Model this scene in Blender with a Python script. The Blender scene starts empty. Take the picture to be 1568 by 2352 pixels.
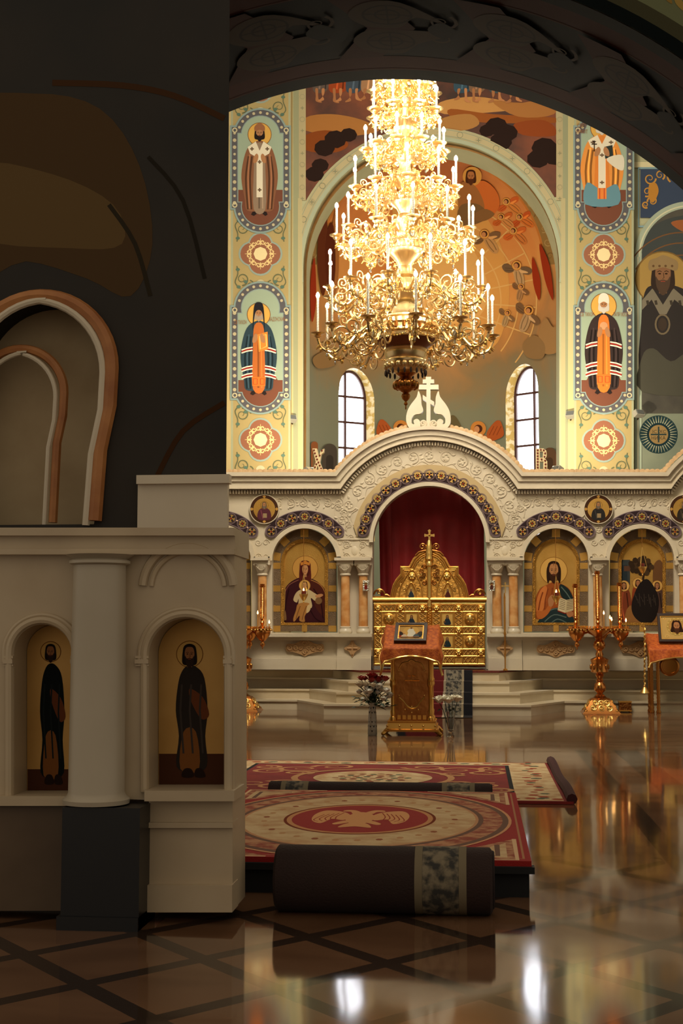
import bpy, bmesh, math, random
from mathutils import Vector, Matrix
from mathutils.geometry import tessellate_polygon
random.seed(7)
S = bpy.context.scene
COL = S.collection
PI = math.pi
# ------------------------------------------------------------------ camera, world, exposure
F = 3136.0
YAW = math.atan(311 / F)
PITCH = math.atan(274 / F)
CZ = 1.1
cd = bpy.data.cameras.new('camera'); cd.sensor_fit = 'VERTICAL'; cd.sensor_height = 36.0
cd.lens = F * 36.0 / 2352.0; cd.clip_end = 200
cam = bpy.data.objects.new('camera', cd); COL.objects.link(cam)
cam.location = (0, 0, CZ); cam.rotation_euler = (PI / 2 + PITCH, 0, YAW)
S.camera = cam
RM = cam.rotation_euler.to_matrix()
w = bpy.data.worlds.new('World'); S.world = w; w.use_nodes = True
wb = w.node_tree.nodes['Background']
wb.inputs[0].default_value = (1.0, 0.85, 0.66, 1); wb.inputs[1].default_value = 0.50
S.view_settings.view_transform = 'Standard'; S.view_settings.look = 'None'
S.view_settings.gamma = 1.0; S.view_settings.exposure = -0.2
S.view_settings.use_curve_mapping = False
S.cycles.max_bounces = 6; S.cycles.diffuse_bounces = 3; S.cycles.glossy_bounces = 4
S.cycles.sample_clamp_indirect = 10.0; S.cycles.use_denoising = True
S.cycles.caustics_reflective = False; S.cycles.caustics_refractive = False
BULB = 600.0           # radiance of the candle bulbs of the chandelier
PANE = 7.0             # daylight behind the window glass
FLOOD = 900.0          # watts of the floodlights on the cornice


dm = bpy.data.lights.new('added_nave_fill', 'AREA'); dm.shape = 'DISK'; dm.size = 3.0; dm.energy = 950; dm.color = (1.0, 0.9, 0.74)   # added unseen fill lamp overhead, brightens the screen and steps
dl_ = bpy.data.objects.new('added_nave_fill', dm); COL.objects.link(dl_); dl_.location = (-0.8, 13.6, 10.2)
dl_.rotation_euler = (Vector((-0.7, 19.0, 0.9)) - Vector(dl_.location)).to_track_quat('-Z', 'Y').to_euler()


def ray(px, py):
    return RM @ Vector(((px - 784) / F, -(py - 1176) / F, -1))


def A(px, py, Y):
    """point of the photo's pixel on the wall plane at depth Y"""
    d = ray(px, py); t = Y / d.y
    return Vector((d.x * t, Y, CZ + d.z * t))


def G(px, py, z=0.0):
    """point of the photo's pixel on a level plane"""
    d = ray(px, py); t = (z - CZ) / d.z
    return Vector((d.x * t, d.y * t, z))


def sc_at(Y):
    return (A(1000, 1200, Y) - A(1001, 1200, Y)).length   # metres in a pixel


# ------------------------------------------------------------------ materials
def lin(c):
    o = []
    for v in c:
        v = v / 255.0
        o.append(v / 12.92 if v <= 0.04045 else ((v + 0.055) / 1.055) ** 2.4)
    return (*o, 1.0)


MATS = {}


def mat(name, rgb, rough=0.6, metal=0.0, var=None, bump=None, emit=0.0, trans=0.0, rgb2=None, coat=0.0, ior=1.45, spec=0.5):
    if name in MATS: return MATS[name]
    m = bpy.data.materials.new(name); m.use_nodes = True
    nt = m.node_tree; b = nt.nodes['Principled BSDF']
    b.inputs['Base Color'].default_value = lin(rgb)
    b.inputs['Roughness'].default_value = rough
    b.inputs['Metallic'].default_value = metal
    b.inputs['IOR'].default_value = ior
    b.inputs['Specular IOR Level'].default_value = spec
    b.inputs['Coat Weight'].default_value = coat
    if trans: b.inputs['Transmission Weight'].default_value = trans
    if emit:
        b.inputs['Emission Color'].default_value = lin(rgb); b.inputs['Emission Strength'].default_value = emit
    tc = nt.nodes.new('ShaderNodeTexCoord')
    if var:
        n = nt.nodes.new('ShaderNodeTexNoise'); n.inputs['Scale'].default_value = var[0]
        n.inputs['Detail'].default_value = 6
        nt.links.new(tc.outputs['Object'], n.inputs['Vector'])
        r = nt.nodes.new('ShaderNodeValToRGB')
        r.color_ramp.elements[0].position = 0.5 - var[1]; r.color_ramp.elements[1].position = 0.5 + var[1]
        r.color_ramp.elements[0].color = lin(rgb); r.color_ramp.elements[1].color = lin(rgb2 or [min(255, c * 1.12) for c in rgb])
        nt.links.new(n.outputs['Fac'], r.inputs['Fac']); nt.links.new(r.outputs['Color'], b.inputs['Base Color'])
    if bump:
        n = nt.nodes.new('ShaderNodeTexVoronoi' if bump[2:] == ('v',) else 'ShaderNodeTexNoise')
        n.inputs['Scale'].default_value = bump[0]
        nt.links.new(tc.outputs['Object'], n.inputs['Vector'])
        bp = nt.nodes.new('ShaderNodeBump'); bp.inputs['Strength'].default_value = bump[1]; bp.inputs['Distance'].default_value = 0.01
        nt.links.new(n.outputs[0], bp.inputs['Height']); nt.links.new(bp.outputs['Normal'], b.inputs['Normal'])
    MATS[name] = m
    return m


def P(rgb, rough=0.8):
    return mat('paint_%02x%02x%02x' % tuple(int(max(0, min(255, c))) for c in rgb), rgb, rough, spec=0.04)


GOLD = mat('polished_gold', (222, 166, 82), 0.38, 1.0)
DGOLD = mat('old_brass', (176, 118, 58), 0.3, 1.0)
PGOLD = mat('pale_gold', (232, 190, 110), 0.36, 1.0)
GOLDH = mat('hammered_gold', (214, 160, 76), 0.55, 0.75, bump=(26, 0.5, 'v'))
GLEAF = mat('gold_leaf', (200, 152, 72), 0.42, 0.85, bump=(90, 0.16, 'v'), var=(3, 0.2), rgb2=(218, 172, 92))
COPPER = mat('red_brass', (208, 138, 72), 0.24, 1.0)
MARBLE = mat('white_marble', (198, 184, 158), 0.32, var=(1.6, 0.25), rgb2=(210, 198, 174))
CARVED = mat('carved_marble', (194, 180, 154), 0.5, bump=(34, 0.25), var=(2, 0.2), rgb2=(204, 191, 166))
STEPM = mat('step_marble', (196, 178, 146), 0.3, var=(1.1, 0.12), rgb2=(214, 200, 172))
ONYX = mat('amber_onyx', (196, 130, 66), 0.2, var=(7, 0.14), rgb2=(220, 170, 110))
TAN = mat('tan_stone', (172, 132, 88), 0.6, bump=(60, 0.5), var=(20, 0.2), rgb2=(190, 152, 106))
REDGRAN = mat('red_granite', (84, 30, 24), 0.25, var=(40, 0.2), rgb2=(110, 44, 34))
WHITE = mat('candle_white', (236, 230, 214), 0.5)
BLACK = mat('black_stone', (16, 16, 18), 0.35)
DWOOD = mat('dark_wood', (48, 28, 18), 0.4)
GLASS = mat('clear_glass', (235, 240, 238), 0.03, trans=1.0)
CRYST = mat('crystal', (225, 228, 225), 0.05, trans=0.8)
LEAF = mat('leaf_green', (38, 52, 28), 0.5)

# ------------------------------------------------------------------ mesh builder


class MB:
    def __init__(s): s.v = []; s.f = []; s.m = []; s.mats = []

    def mi(s, m):
        if m not in s.mats: s.mats.append(m)
        return s.mats.index(m)

    def add(s, vs, fs, m):
        o = len(s.v); k = s.mi(m)
        s.v += [tuple(p) for p in vs]
        for f in fs: s.f.append([i + o for i in f]); s.m.append(k)

    def box(s, c, d, m, M=None):
        x, y, z = [q / 2 for q in d]; c = Vector(c)
        vs = [Vector((sx * x, sy * y, sz * z)) for sx in (-1, 1) for sy in (-1, 1) for sz in (-1, 1)]
        vs = [c + (M @ p if M else p) for p in vs]
        s.add(vs, [(0, 1, 3, 2), (4, 6, 7, 5), (0, 4, 5, 1), (2, 3, 7, 6), (0, 2, 6, 4), (1, 5, 7, 3)], m)

    def bx(s, p, q, m):
        s.box([(a + b) / 2 for a, b in zip(p, q)], [abs(b - a) for a, b in zip(p, q)], m)

    def lathe(s, prof, m, c=(0, 0, 0), seg=20, M=None, sq=False, rot=0.0):
        c = Vector(c); vs = []; fs = []
        for (r, z) in prof:
            for k in range(seg):
                a = 2 * PI * k / seg + rot
                p = Vector((r * math.cos(a), r * math.sin(a), z))
                vs.append(c + (M @ p if M else p))
        n = len(prof)
        for i in range(n - 1):
            for k in range(seg):
                k2 = (k + 1) % seg
                fs.append((i * seg + k, i * seg + k2, (i + 1) * seg + k2, (i + 1) * seg + k))
        if prof[0][0] > 1e-5: fs.append(tuple(range(seg - 1, -1, -1)))
        if prof[-1][0] > 1e-5: fs.append(tuple((n - 1) * seg + k for k in range(seg)))
        s.add(vs, fs, m)

    def tube(s, pts, r, m, seg=6, cap=True):
        pts = [Vector(p) for p in pts]; n = len(pts)
        if n < 2: return
        rr = r if isinstance(r, (list, tuple)) else [r] * n
        vs = []; fs = []; prev = None
        for i, p in enumerate(pts):
            t = (pts[min(i + 1, n - 1)] - pts[max(i - 1, 0)])
            if t.length < 1e-9: t = Vector((0, 0, 1))
            t.normalize()
            if prev is None:
                u = t.cross(Vector((0, 0, 1)) if abs(t.z) < 0.9 else Vector((1, 0, 0)))
            else:
                u = prev - t * prev.dot(t)
                if u.length < 1e-6: u = t.orthogonal()
            u.normalize(); prev = u; wv = t.cross(u)
            for k in range(seg):
                a = 2 * PI * k / seg
                vs.append(p + (u * math.cos(a) + wv * math.sin(a)) * rr[i])
        for i in range(n - 1):
            for k in range(seg):
                k2 = (k + 1) % seg
                fs.append((i * seg + k, i * seg + k2, (i + 1) * seg + k2, (i + 1) * seg + k))
        if cap:
            fs.append(tuple(range(seg - 1, -1, -1))); fs.append(tuple((n - 1) * seg + k for k in range(seg)))
        s.add(vs, fs, m)

    def ball(s, c, r, m, seg=12, rings=8, M=None):
        rx, ry, rz = (r, r, r) if not isinstance(r, (tuple, list)) else r
        c = Vector(c); vs = []; fs = []
        for i in range(rings + 1):
            ph = PI * i / rings
            for k in range(seg):
                a = 2 * PI * k / seg
                p = Vector((rx * math.sin(ph) * math.cos(a), ry * math.sin(ph) * math.sin(a), -rz * math.cos(ph)))
                vs.append(c + (M @ p if M else p))
        for i in range(rings):
            for k in range(seg):
                k2 = (k + 1) % seg
                fs.append((i * seg + k, i * seg + k2, (i + 1) * seg + k2, (i + 1) * seg + k))
        s.add(vs, fs, m)

    def ext(s, loops, fn, d0, d1, m, ms=None, back=True):
        """extrude a flat outline (first loop) with holes; fn(u,v,d) -> point"""
        vv = [[Vector((p[0], p[1], 0)) for p in L] for L in loops]
        tris = tessellate_polygon(vv); flat = [p for L in vv for p in L]
        s.add([fn(p.x, p.y, d0) for p in flat], [tuple(t) for t in tris], m)
        if back: s.add([fn(p.x, p.y, d1) for p in flat], [tuple(reversed(t)) for t in tris], m)
        for L in vv:
            n = len(L)
            vs = [fn(p.x, p.y, d0) for p in L] + [fn(p.x, p.y, d1) for p in L]
            s.add(vs, [(i, (i + 1) % n, (i + 1) % n + n, i + n) for i in range(n)], ms or m)

    def merge(s, o, M=None):
        off = len(s.v)
        s.v += [tuple(M @ Vector(p)) if M else p for p in o.v]
        for f, k in zip(o.f, o.m):
            s.f.append([i + off for i in f]); s.m.append(s.mi(o.mats[k]))

    def mesh(s, name, ang=42):
        me = bpy.data.meshes.new(name); me.from_pydata(s.v, [], s.f)
        for m in s.mats: me.materials.append(m)
        me.polygons.foreach_set('material_index', s.m)
        bm = bmesh.new(); bm.from_mesh(me); bmesh.ops.remove_doubles(bm, verts=bm.verts, dist=1e-5)
        bmesh.ops.recalc_face_normals(bm, faces=bm.faces); bm.to_mesh(me); bm.free()
        me.polygons.foreach_set('use_smooth', [True] * len(me.polygons))
        me.set_sharp_from_angle(angle=math.radians(ang)); me.update()
        return me

    def build(s, name, parent=None, ang=42):
        me = s.mesh(name, ang)
        o = bpy.data.objects.new(name, me); COL.objects.link(o)
        if parent:
            o.parent = parent
            o.matrix_parent_inverse = PW(parent).inverted()
        return o


def PW(o):
    M = Matrix.Translation(o.location) @ o.rotation_euler.to_matrix().to_4x4()
    if o.parent: return PW(o.parent) @ o.matrix_parent_inverse @ M
    return M


def tag(o, label=None, cat=None, group=None, kind=None):
    if label: o['label'] = label
    if cat: o['category'] = cat
    if group: o['group'] = group
    if kind: o['kind'] = kind
    return o


def thing(name, label, cat, loc, group=None):
    o = bpy.data.objects.new(name, None); COL.objects.link(o); o.location = loc
    o.empty_display_size = 0.1
    return tag(o, label, cat, group)


def struct(o, label=None):
    o['kind'] = 'structure'
    if label: o['label'] = label
    return o


def copy_tree(o, parent=None):
    c = o.copy(); COL.objects.link(c)
    if parent: c.parent = parent; c.matrix_parent_inverse = o.matrix_parent_inverse.copy()
    for ch in list(o.children): copy_tree(ch, c)
    return c


# ------------------------------------------------------------------ flat drawing
def circ(cx, cy, r, n=20, ry=None, a0=0.0):
    ry = ry or r
    return [(cx + r * math.cos(2 * PI * k / n + a0), cy + ry * math.sin(2 * PI * k / n + a0)) for k in range(n)]


def arc(cx, cy, r, a0, a1, n=16):
    """degrees, measured from +x, counterclockwise with y pointing DOWN flipped (so 90 is up)"""
    return [(cx + r * math.cos(math.radians(a0 + (a1 - a0) * k / n)), cy - r * math.sin(math.radians(a0 + (a1 - a0) * k / n))) for k in range(n + 1)]


def spl(pts, n=4, closed=True):
    out = []; N = len(pts)
    for i in range(N if closed else N - 1):
        g = (lambda j: pts[j % N]) if closed else (lambda j: pts[max(0, min(N - 1, j))])
        p0, p1, p2, p3 = g(i - 1), g(i), g(i + 1), g(i + 2)
        for k in range(n):
            t = k / n
            out.append(tuple(0.5 * (2 * p1[j] + (p2[j] - p0[j]) * t + (2 * p0[j] - 5 * p1[j] + 4 * p2[j] - p3[j]) * t * t + (3 * p1[j] - p0[j] - 3 * p2[j] + p3[j]) * t ** 3) for j in range(len(p1))))
    if not closed: out.append(tuple(pts[-1]))
    return out


def rect(x0, y0, x1, y1): return [(x0, y0), (x1, y0), (x1, y1), (x0, y1)]


def spiral(cx, cy, r0, r1, turns, a0, d=1, n=22):
    return [(cx + (r0 + (r1 - r0) * k / n) * math.cos(a0 + d * 2 * PI * turns * k / n), cy + (r0 + (r1 - r0) * k / n) * math.sin(a0 + d * 2 * PI * turns * k / n)) for k in range(n + 1)]


def mir(pts, cx): return [(2 * cx - x, y) for x, y in pts]


_txt = {}


def glyphs(body):
    if body in _txt: return _txt[body]
    cu = bpy.data.curves.new('letters', 'FONT'); cu.body = body; cu.size = 1.0; cu.resolution_u = 2
    ob = bpy.data.objects.new('letters', cu)
    COL.objects.link(ob)
    dg = bpy.context.evaluated_depsgraph_get()
    me = bpy.data.meshes.new_from_object(ob.evaluated_get(dg))
    vs = [(v.co.x, v.co.y) for v in me.vertices]; fs = [tuple(p.vertices) for p in me.polygons]
    bpy.data.objects.remove(ob); bpy.data.curves.remove(cu); bpy.data.meshes.remove(me)
    _txt[body] = (vs, fs)
    return vs, fs


class Paint:
    """flat coloured shapes laid over each other; fn(u,v,lift) -> point"""
    def __init__(s, fn, step=0.0002, maxe=None): s.fn = fn; s.mb = MB(); s.k = 0; s.step = step; s.maxe = maxe

    def put(s, pts, faces, m, d):
        if s.maxe is None:
            s.mb.add([s.fn(p[0], p[1], d) for p in pts], faces, m); return
        vs = [(p[0], p[1]) for p in pts]; out = []; mid = {}
        st = []
        for f in faces:
            for k in range(1, len(f) - 1): st.append((f[0], f[k], f[k + 1]))
        while st:      # halve the longest edge until the shape can follow a curved surface
            t = st.pop(); L = [math.dist(vs[t[i]], vs[t[(i + 1) % 3]]) for i in range(3)]; i = L.index(max(L))
            if L[i] <= s.maxe: out.append(t); continue
            a, b, c = t[i], t[(i + 1) % 3], t[(i + 2) % 3]; key = (min(a, b), max(a, b))
            if key not in mid: mid[key] = len(vs); vs.append(((vs[a][0] + vs[b][0]) / 2, (vs[a][1] + vs[b][1]) / 2))
            e = mid[key]; st += [(a, e, c), (e, b, c)]
        s.mb.add([s.fn(p[0], p[1], d) for p in vs], out, m)

    def lift(s): s.k = math.floor(s.k) + 1; return s.k * s.step

    def nudge(s): s.k += 0.04; return s.k * s.step

    def poly(s, pts, c, same=False):
        m = c if not isinstance(c, tuple) else P(c)
        d = s.nudge() if same else s.lift()
        t = tessellate_polygon([[Vector((p[0], p[1], 0)) for p in pts]])
        s.put(pts, [tuple(q) for q in t], m, d)

    def quads(s, a, b, c, same=False, closed=False):
        m = c if not isinstance(c, tuple) else P(c)
        d = s.nudge() if same else s.lift()
        n = len(a)
        s.put(list(a) + list(b), [(i, (i + 1) % n, (i + 1) % n + n, i + n) for i in range(n if closed else n - 1)], m, d)

    def line(s, pts, wd, c, closed=False, same=False, taper=False):
        n = len(pts); a = []; b = []
        for i in range(n):
            p = pts[(i - 1) % n if closed else max(0, i - 1)]; q = pts[(i + 1) % n if closed else min(n - 1, i + 1)]
            dx, dy = q[0] - p[0], q[1] - p[1]; L = math.hypot(dx, dy) or 1
            h = wd / 2 * ((1 - 0.75 * i / (n - 1)) if taper else 1)
            a.append((pts[i][0] - dy / L * h, pts[i][1] + dx / L * h)); b.append((pts[i][0] + dy / L * h, pts[i][1] - dx / L * h))
        s.quads(a, b, c, same, closed)

    def ring(s, cx, cy, r0, r1, c, n=28, same=False): s.quads(circ(cx, cy, r0, n), circ(cx, cy, r1, n), c, same, True)

    def text(s, body, cx, cy, h, c, wscale=1.0, down=True):
        vs, fs = glyphs(body)
        if not vs: return
        x0 = min(v[0] for v in vs); x1 = max(v[0] for v in vs); d = s.lift()
        m = c if not isinstance(c, tuple) else P(c); k = h / 0.72
        s.mb.add([s.fn(cx + (v[0] - (x0 + x1) / 2) * k * wscale, cy + (-1 if down else 1) * (v[1] - 0.36) * k, d) for v in vs], fs, m)

    def build(s, name, parent=None):
        me = bpy.data.meshes.new(name); me.from_pydata(s.mb.v, [], s.mb.f)
        for m in s.mb.mats: me.materials.append(m)
        me.polygons.foreach_set('material_index', s.mb.m); me.update()
        o = bpy.data.objects.new(name, me); COL.objects.link(o)
        if parent:
            o.parent = parent; o.matrix_parent_inverse = PW(parent).inverted()
        return o


def onY(Y): return lambda u, v, d: A(u, v, Y - d)


def face(p, cx, cy, hw, hh, skin=(170, 118, 78), hair=(58, 34, 22), beard=None, fem=False):
    """small painted head: hair, face, beard, features"""
    dk = tuple(c * 0.45 for c in skin)
    p.poly(spl([(cx - hw * 1.3, cy - hh * .2), (cx - hw, cy - hh * 1.1), (cx, cy - hh * 1.38), (cx + hw, cy - hh * 1.1), (cx + hw * 1.3, cy - hh * .2), (cx + hw * 1.35, cy + hh * .9), (cx + hw * .8, cy + hh * 1.25), (cx - hw * .8, cy + hh * 1.25), (cx - hw * 1.35, cy + hh * .9)]), hair)
    p.poly(rect(cx - hw * .45, cy + hh * .5, cx + hw * .45, cy + hh * 1.5), tuple(c * .85 for c in skin))
    p.poly(spl([(cx - hw * .88, cy - hh * .35), (cx - hw * .6, cy - hh * .9), (cx, cy - hh), (cx + hw * .6, cy - hh * .9), (cx + hw * .88, cy - hh * .35), (cx + hw * .8, cy + hh * .35), (cx + hw * .4, cy + hh * .9), (cx, cy + hh), (cx - hw * .4, cy + hh * .9), (cx - hw * .8, cy + hh * .35)]), skin)
    if beard:
        p.poly(spl([(cx - hw * .82, cy + hh * .1), (cx - hw * .5, cy + hh * .42), (cx, cy + hh * .36), (cx + hw * .5, cy + hh * .42), (cx + hw * .82, cy + hh * .1), (cx + hw * .75, cy + hh * .9), (cx + hw * .3, cy + hh * 1.5), (cx, cy + hh * 1.65), (cx - hw * .3, cy + hh * 1.5), (cx - hw * .75, cy + hh * .9)]), beard)
    for sx in (-1, 1):
        p.poly(circ(cx + sx * hw * .38, cy - hh * .12, hw * .17, 8, hh * .075), dk, same=(sx == 1))
        p.line([(cx + sx * hw * .15, cy - hh * .28), (cx + sx * hw * .4, cy - hh * .36), (cx + sx * hw * .65, cy - hh * .26)], hh * .06, dk, same=True)
    p.line([(cx + hw * .05, cy - hh * .2), (cx + hw * .12, cy + hh * .22), (cx - hw * .06, cy + hh * .28)], hh * .05, dk, same=True)
    p.line([(cx - hw * .25, cy + hh * .52), (cx, cy + hh * .49), (cx + hw * .25, cy + hh * .52)], hh * .08, (128, 62, 46), same=True)
# ================================================================== SETTING
YW = 22.5      # wall with the apse arch
YI = 19.5      # marble screen
# ---- floor
fm = bpy.data.materials.new('polished_floor'); fm.use_nodes = True
nt = fm.node_tree; b = nt.nodes['Principled BSDF']; L = nt.links
tc = nt.nodes.new('ShaderNodeTexCoord'); sp = nt.nodes.new('ShaderNodeSeparateXYZ'); L.new(tc.outputs['Object'], sp.inputs[0])


def mth(op, a, b_=None, c=None):
    n = nt.nodes.new('ShaderNodeMath'); n.operation = op
    for i, v in enumerate((a, b_, c)):
        if v is None: continue
        if isinstance(v, (int, float)): n.inputs[i].default_value = v
        else: L.new(v, n.inputs[i])
    return n.outputs[0]


X_, Y_ = sp.outputs[0], sp.outputs[1]


def strip(coord, per, off, wd):
    f = mth('FRACT', mth('DIVIDE', mth('ADD', coord, 100 * per - off), per))
    d = mth('ABSOLUTE', mth('SUBTRACT', f, 0.5))
    return mth('GREATER_THAN', d, 0.5 - wd / per / 2)


Ys2 = mth('MULTIPLY', Y_, 0.85); u_ = mth('MULTIPLY', mth('ADD', X_, Ys2), 0.7071); v_ = mth('MULTIPLY', mth('SUBTRACT', Ys2, X_), 0.7071)
dia = mth('MAXIMUM', strip(u_, 0.438, 2.572, 0.065), strip(v_, 0.438, 2.572, 0.065))
inside = mth('MULTIPLY', mth('LESS_THAN', X_, 0.88), mth('LESS_THAN', Y_, 6.9))
dia = mth('MULTIPLY', dia, inside)
b1 = mth('MULTIPLY', mth('GREATER_THAN', X_, 0.89), mth('LESS_THAN', X_, 1.01))
b2 = mth('MULTIPLY', mth('GREATER_THAN', X_, 1.24), mth('LESS_THAN', X_, 1.46))
b3 = mth('MULTIPLY', mth('GREATER_THAN', Y_, 12.6), mth('LESS_THAN', Y_, 13.0))
bands = mth('MULTIPLY', mth('MAXIMUM', b1, b2), mth('LESS_THAN', Y_, 13.0))
dark = mth('MAXIMUM', dia, bands)
mp = nt.nodes.new('ShaderNodeMapping'); mp.inputs['Scale'].default_value = (1.0, 3.0, 1.0); L.new(tc.outputs['Object'], mp.inputs[0])
nz = nt.nodes.new('ShaderNodeTexNoise'); nz.inputs['Scale'].default_value = 1.1; nz.inputs['Detail'].default_value = 8; nz.inputs['Distortion'].default_value = 0.7
L.new(mp.outputs[0], nz.inputs['Vector'])
cr = nt.nodes.new('ShaderNodeValToRGB'); cr.color_ramp.elements[0].position = 0.3; cr.color_ramp.elements[1].position = 0.72
cr.color_ramp.elements[0].color = lin((90, 62, 42)); cr.color_ramp.elements[1].color = lin((116, 84, 60)); L.new(nz.outputs[0], cr.inputs[0])
mx = nt.nodes.new('ShaderNodeMixRGB'); mx.inputs[2].default_value = lin((50, 38, 30)); L.new(dark, mx.inputs[0]); L.new(cr.outputs[0], mx.inputs[1])
L.new(mx.outputs[0], b.inputs['Base Color']); b.inputs['Roughness'].default_value = 0.07; b.inputs['IOR'].default_value = 1.4
nb = nt.nodes.new('ShaderNodeTexNoise'); nb.inputs['Scale'].default_value = 0.9; L.new(tc.outputs['Object'], nb.inputs['Vector'])
bp = nt.nodes.new('ShaderNodeBump'); bp.inputs['Strength'].default_value = 0.03; bp.inputs['Distance'].default_value = 0.1
L.new(nb.outputs[0], bp.inputs['Height']); L.new(bp.outputs[0], b.inputs['Normal'])
m = MB(); m.add([(-9, -1, 0), (7, -1, 0), (7, 33, 0), (-9, 33, 0)], [(0, 1, 2, 3)], fm)
struct(m.build('floor'))

# ---- stepped platform under the screen
XC = A(986, 1300, YI).x
m = MB()


YST = G(1150, 1644).y; YWG = G(1350, 1634).y      # front of the lowest step, middle and wings


def plan(off):
    y0, y1 = YST + off, YWG + off
    a, c = 1.36 - off * .4, 1.86 - off * .4
    return [(-9 - XC, y1), (-c, y1), (-a, y0), (a, y0), (c, y1), (7 - XC, y1), (7 - XC, 32.5), (-9 - XC, 32.5)]


tops = [0.14, 0.278, 0.416, 0.555]
for k, z in enumerate(tops):
    zb = 0 if k == 0 else tops[k - 1]
    pl = plan(0.33 * k)
    front = STEPM
    m.ext([pl], lambda u, v, d: Vector((u + XC, v, d)), z - 0.025, zb, front)
    pl2 = [(u, v - 0.02) if v < 30 else (u, v) for u, v in pl]
    m.ext([pl2], lambda u, v, d: Vector((u + XC, v, d)), z, z - 0.026, REDGRAN if k == 3 else STEPM)
o = m.build('floor_steps'); struct(o)
ZP = 0.555

# ---- apse wall with the arch
PLAS = mat('plaster_sage', (150, 152, 118), 0.75, var=(1.5, 0.25), rgb2=(168, 166, 130))
CREAM = (164, 152, 116)
SAGE = (128, 138, 116)
ACX, ACY = 990, 617
fw = onY(YW)
m = MB()
outl = [(-700, -260), (2300, -260), (2300, 1600), (-700, 1600)]
hole = [(1284, 1590)] + [(1284, ACY)] + arc(ACX, ACY, 294, 0, 180, 40)[1:-1] + [(696, ACY), (696, 1590)]
m.ext([outl, hole], lambda u, v, d: A(u, v, YW) + Vector((0, d, 0)), 0, 0.9, PLAS)
wall_back = struct(m.build('wall_back'))

MUR = mat('mural_dusk', (46, 24, 14), 0.7, var=(1.3, 0.16), rgb2=(112, 56, 26))
p = Paint(fw)
out = [(702, 120), (1275, 120), (1278, 452)] + arc(ACX, ACY, 327, 30, 150, 40)[::1] + [(702, 462)]
p.poly(out, MUR)
# dusk clouds, trees, walking feet and robes
for pts, c in [([(702, 270), (760, 262), (830, 275), (870, 300), (800, 312), (702, 300)], (150, 100, 52)),
               ([(702, 310), (760, 300), (800, 330), (770, 350), (702, 345)], (120, 62, 28)),
               ([(1010, 235), (1090, 222), (1180, 236), (1230, 244), (1150, 256), (1020, 262)], (172, 124, 70)),
               ([(1035, 250), (1130, 262), (1272, 270), (1272, 282), (1120, 282), (1040, 270)], (132, 74, 34)),
               ([(1020, 270), (1080, 262), (1100, 285), (1060, 300), (1000, 292)], (152, 108, 60)),
               ([(1180, 285), (1240, 275), (1272, 290), (1272, 312), (1200, 310)], (126, 62, 30)),
               ([(1130, 232), (1200, 236), (1272, 222), (1272, 262), (1190, 268)], (150, 100, 54))]:
    p.poly(spl(pts), c)
for x, y, r in [(1140, 290, 26), (1165, 305, 24), (1118, 300, 18), (1150, 325, 26), (1250, 340, 30), (1272, 360, 24), (1235, 365, 26), (770, 320, 26), (745, 340, 24), (800, 310, 20), (722, 400, 22), (735, 380, 20)]:
    p.poly(circ(x, y, r, 9, r * .8, x), (38, 26, 22))
for x, c, wd in [(735, (86, 74, 66), 34), (775, (140, 62, 32), 40), (812, (60, 70, 80), 36), (846, (150, 112, 80), 34), (1062, (52, 72, 84), 40), (1095, (110, 84, 64), 36), (1140, (60, 74, 78), 34), (905, (132, 92, 64), 40), (1180, (120, 52, 34), 30)]:
    p.poly(spl([(x - wd * .3, 110), (x + wd * .4, 110), (x + wd * .7, 170), (x + wd * .5, 205), (x, 214), (x - wd * .5, 206), (x - wd * .4, 160)]), c)
    p.line([(x, 120), (x + 4, 160), (x - 2, 205)], 4, tuple(q * 1.35 for q in c)); p.line([(x + 10, 120), (x + 14, 170), (x + 12, 204)], 3, tuple(q * .6 for q in c), same=True)
    for q in (-8, 7):
        e = (x * 7 + q) % 9 - 4; fx = 1 if (x + q) % 2 else -1
        p.poly(spl([(x + q - 3, 204), (x + q + 3, 204), (x + q + 2 + e * .4, 216 + e), (x + q + fx * 5, 226 + e), (x + q + fx * 11, 230 + e), (x + q + fx * 10, 233 + e), (x + q - fx * 2, 229 + e), (x + q - 3 + e * .3, 217 + e)]), (150, 100, 64) if q < 0 else (168, 114, 74))
# arch band and pilaster strips
p.quads(arc(ACX, ACY, 324, -6, 186, 60), arc(ACX, ACY, 304, -6, 186, 60), CREAM)
p.line(arc(ACX, ACY, 321, 0, 180, 50), 1.5, SAGE); p.line(arc(ACX, ACY, 307, 0, 180, 50), 1.5, SAGE, same=True)
for k in range(22):
    a = math.radians(5 + k * 8.1); x, y = ACX + 314 * math.cos(a), ACY - 314 * math.sin(a)
    if k % 2: p.ring(x, y, 6, 7.2, (120, 120, 96), 14)
    else:
        p.line([(x - 5, y), (x + 5, y)], 2, (120, 120, 96)); p.line([(x, y - 5), (x, y + 5)], 2, (120, 120, 96), same=True); p.line(circ(x, y, 8, 4), 1, (140, 136, 108), closed=True)
p.quads(arc(ACX, ACY, 304, -6, 186, 60), arc(ACX, ACY, 295, -6, 186, 60), (150, 156, 132))
for x0, x1, c in [(685, 702, CREAM), (672, 686, (140, 142, 112)), (663, 673, (170, 160, 118)), (1277, 1292, CREAM), (1292, 1304, (140, 142, 112)), (1304, 1318, (176, 166, 122))]:
    p.poly(rect(x0, 120, x1, 460 if c == CREAM else 1130), c)
for x0, x1, c in [(684, 694, (166, 156, 118)), (1288, 1298, (166, 156, 118))]: p.poly(rect(x0, 455, x1, 1130), c)
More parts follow.
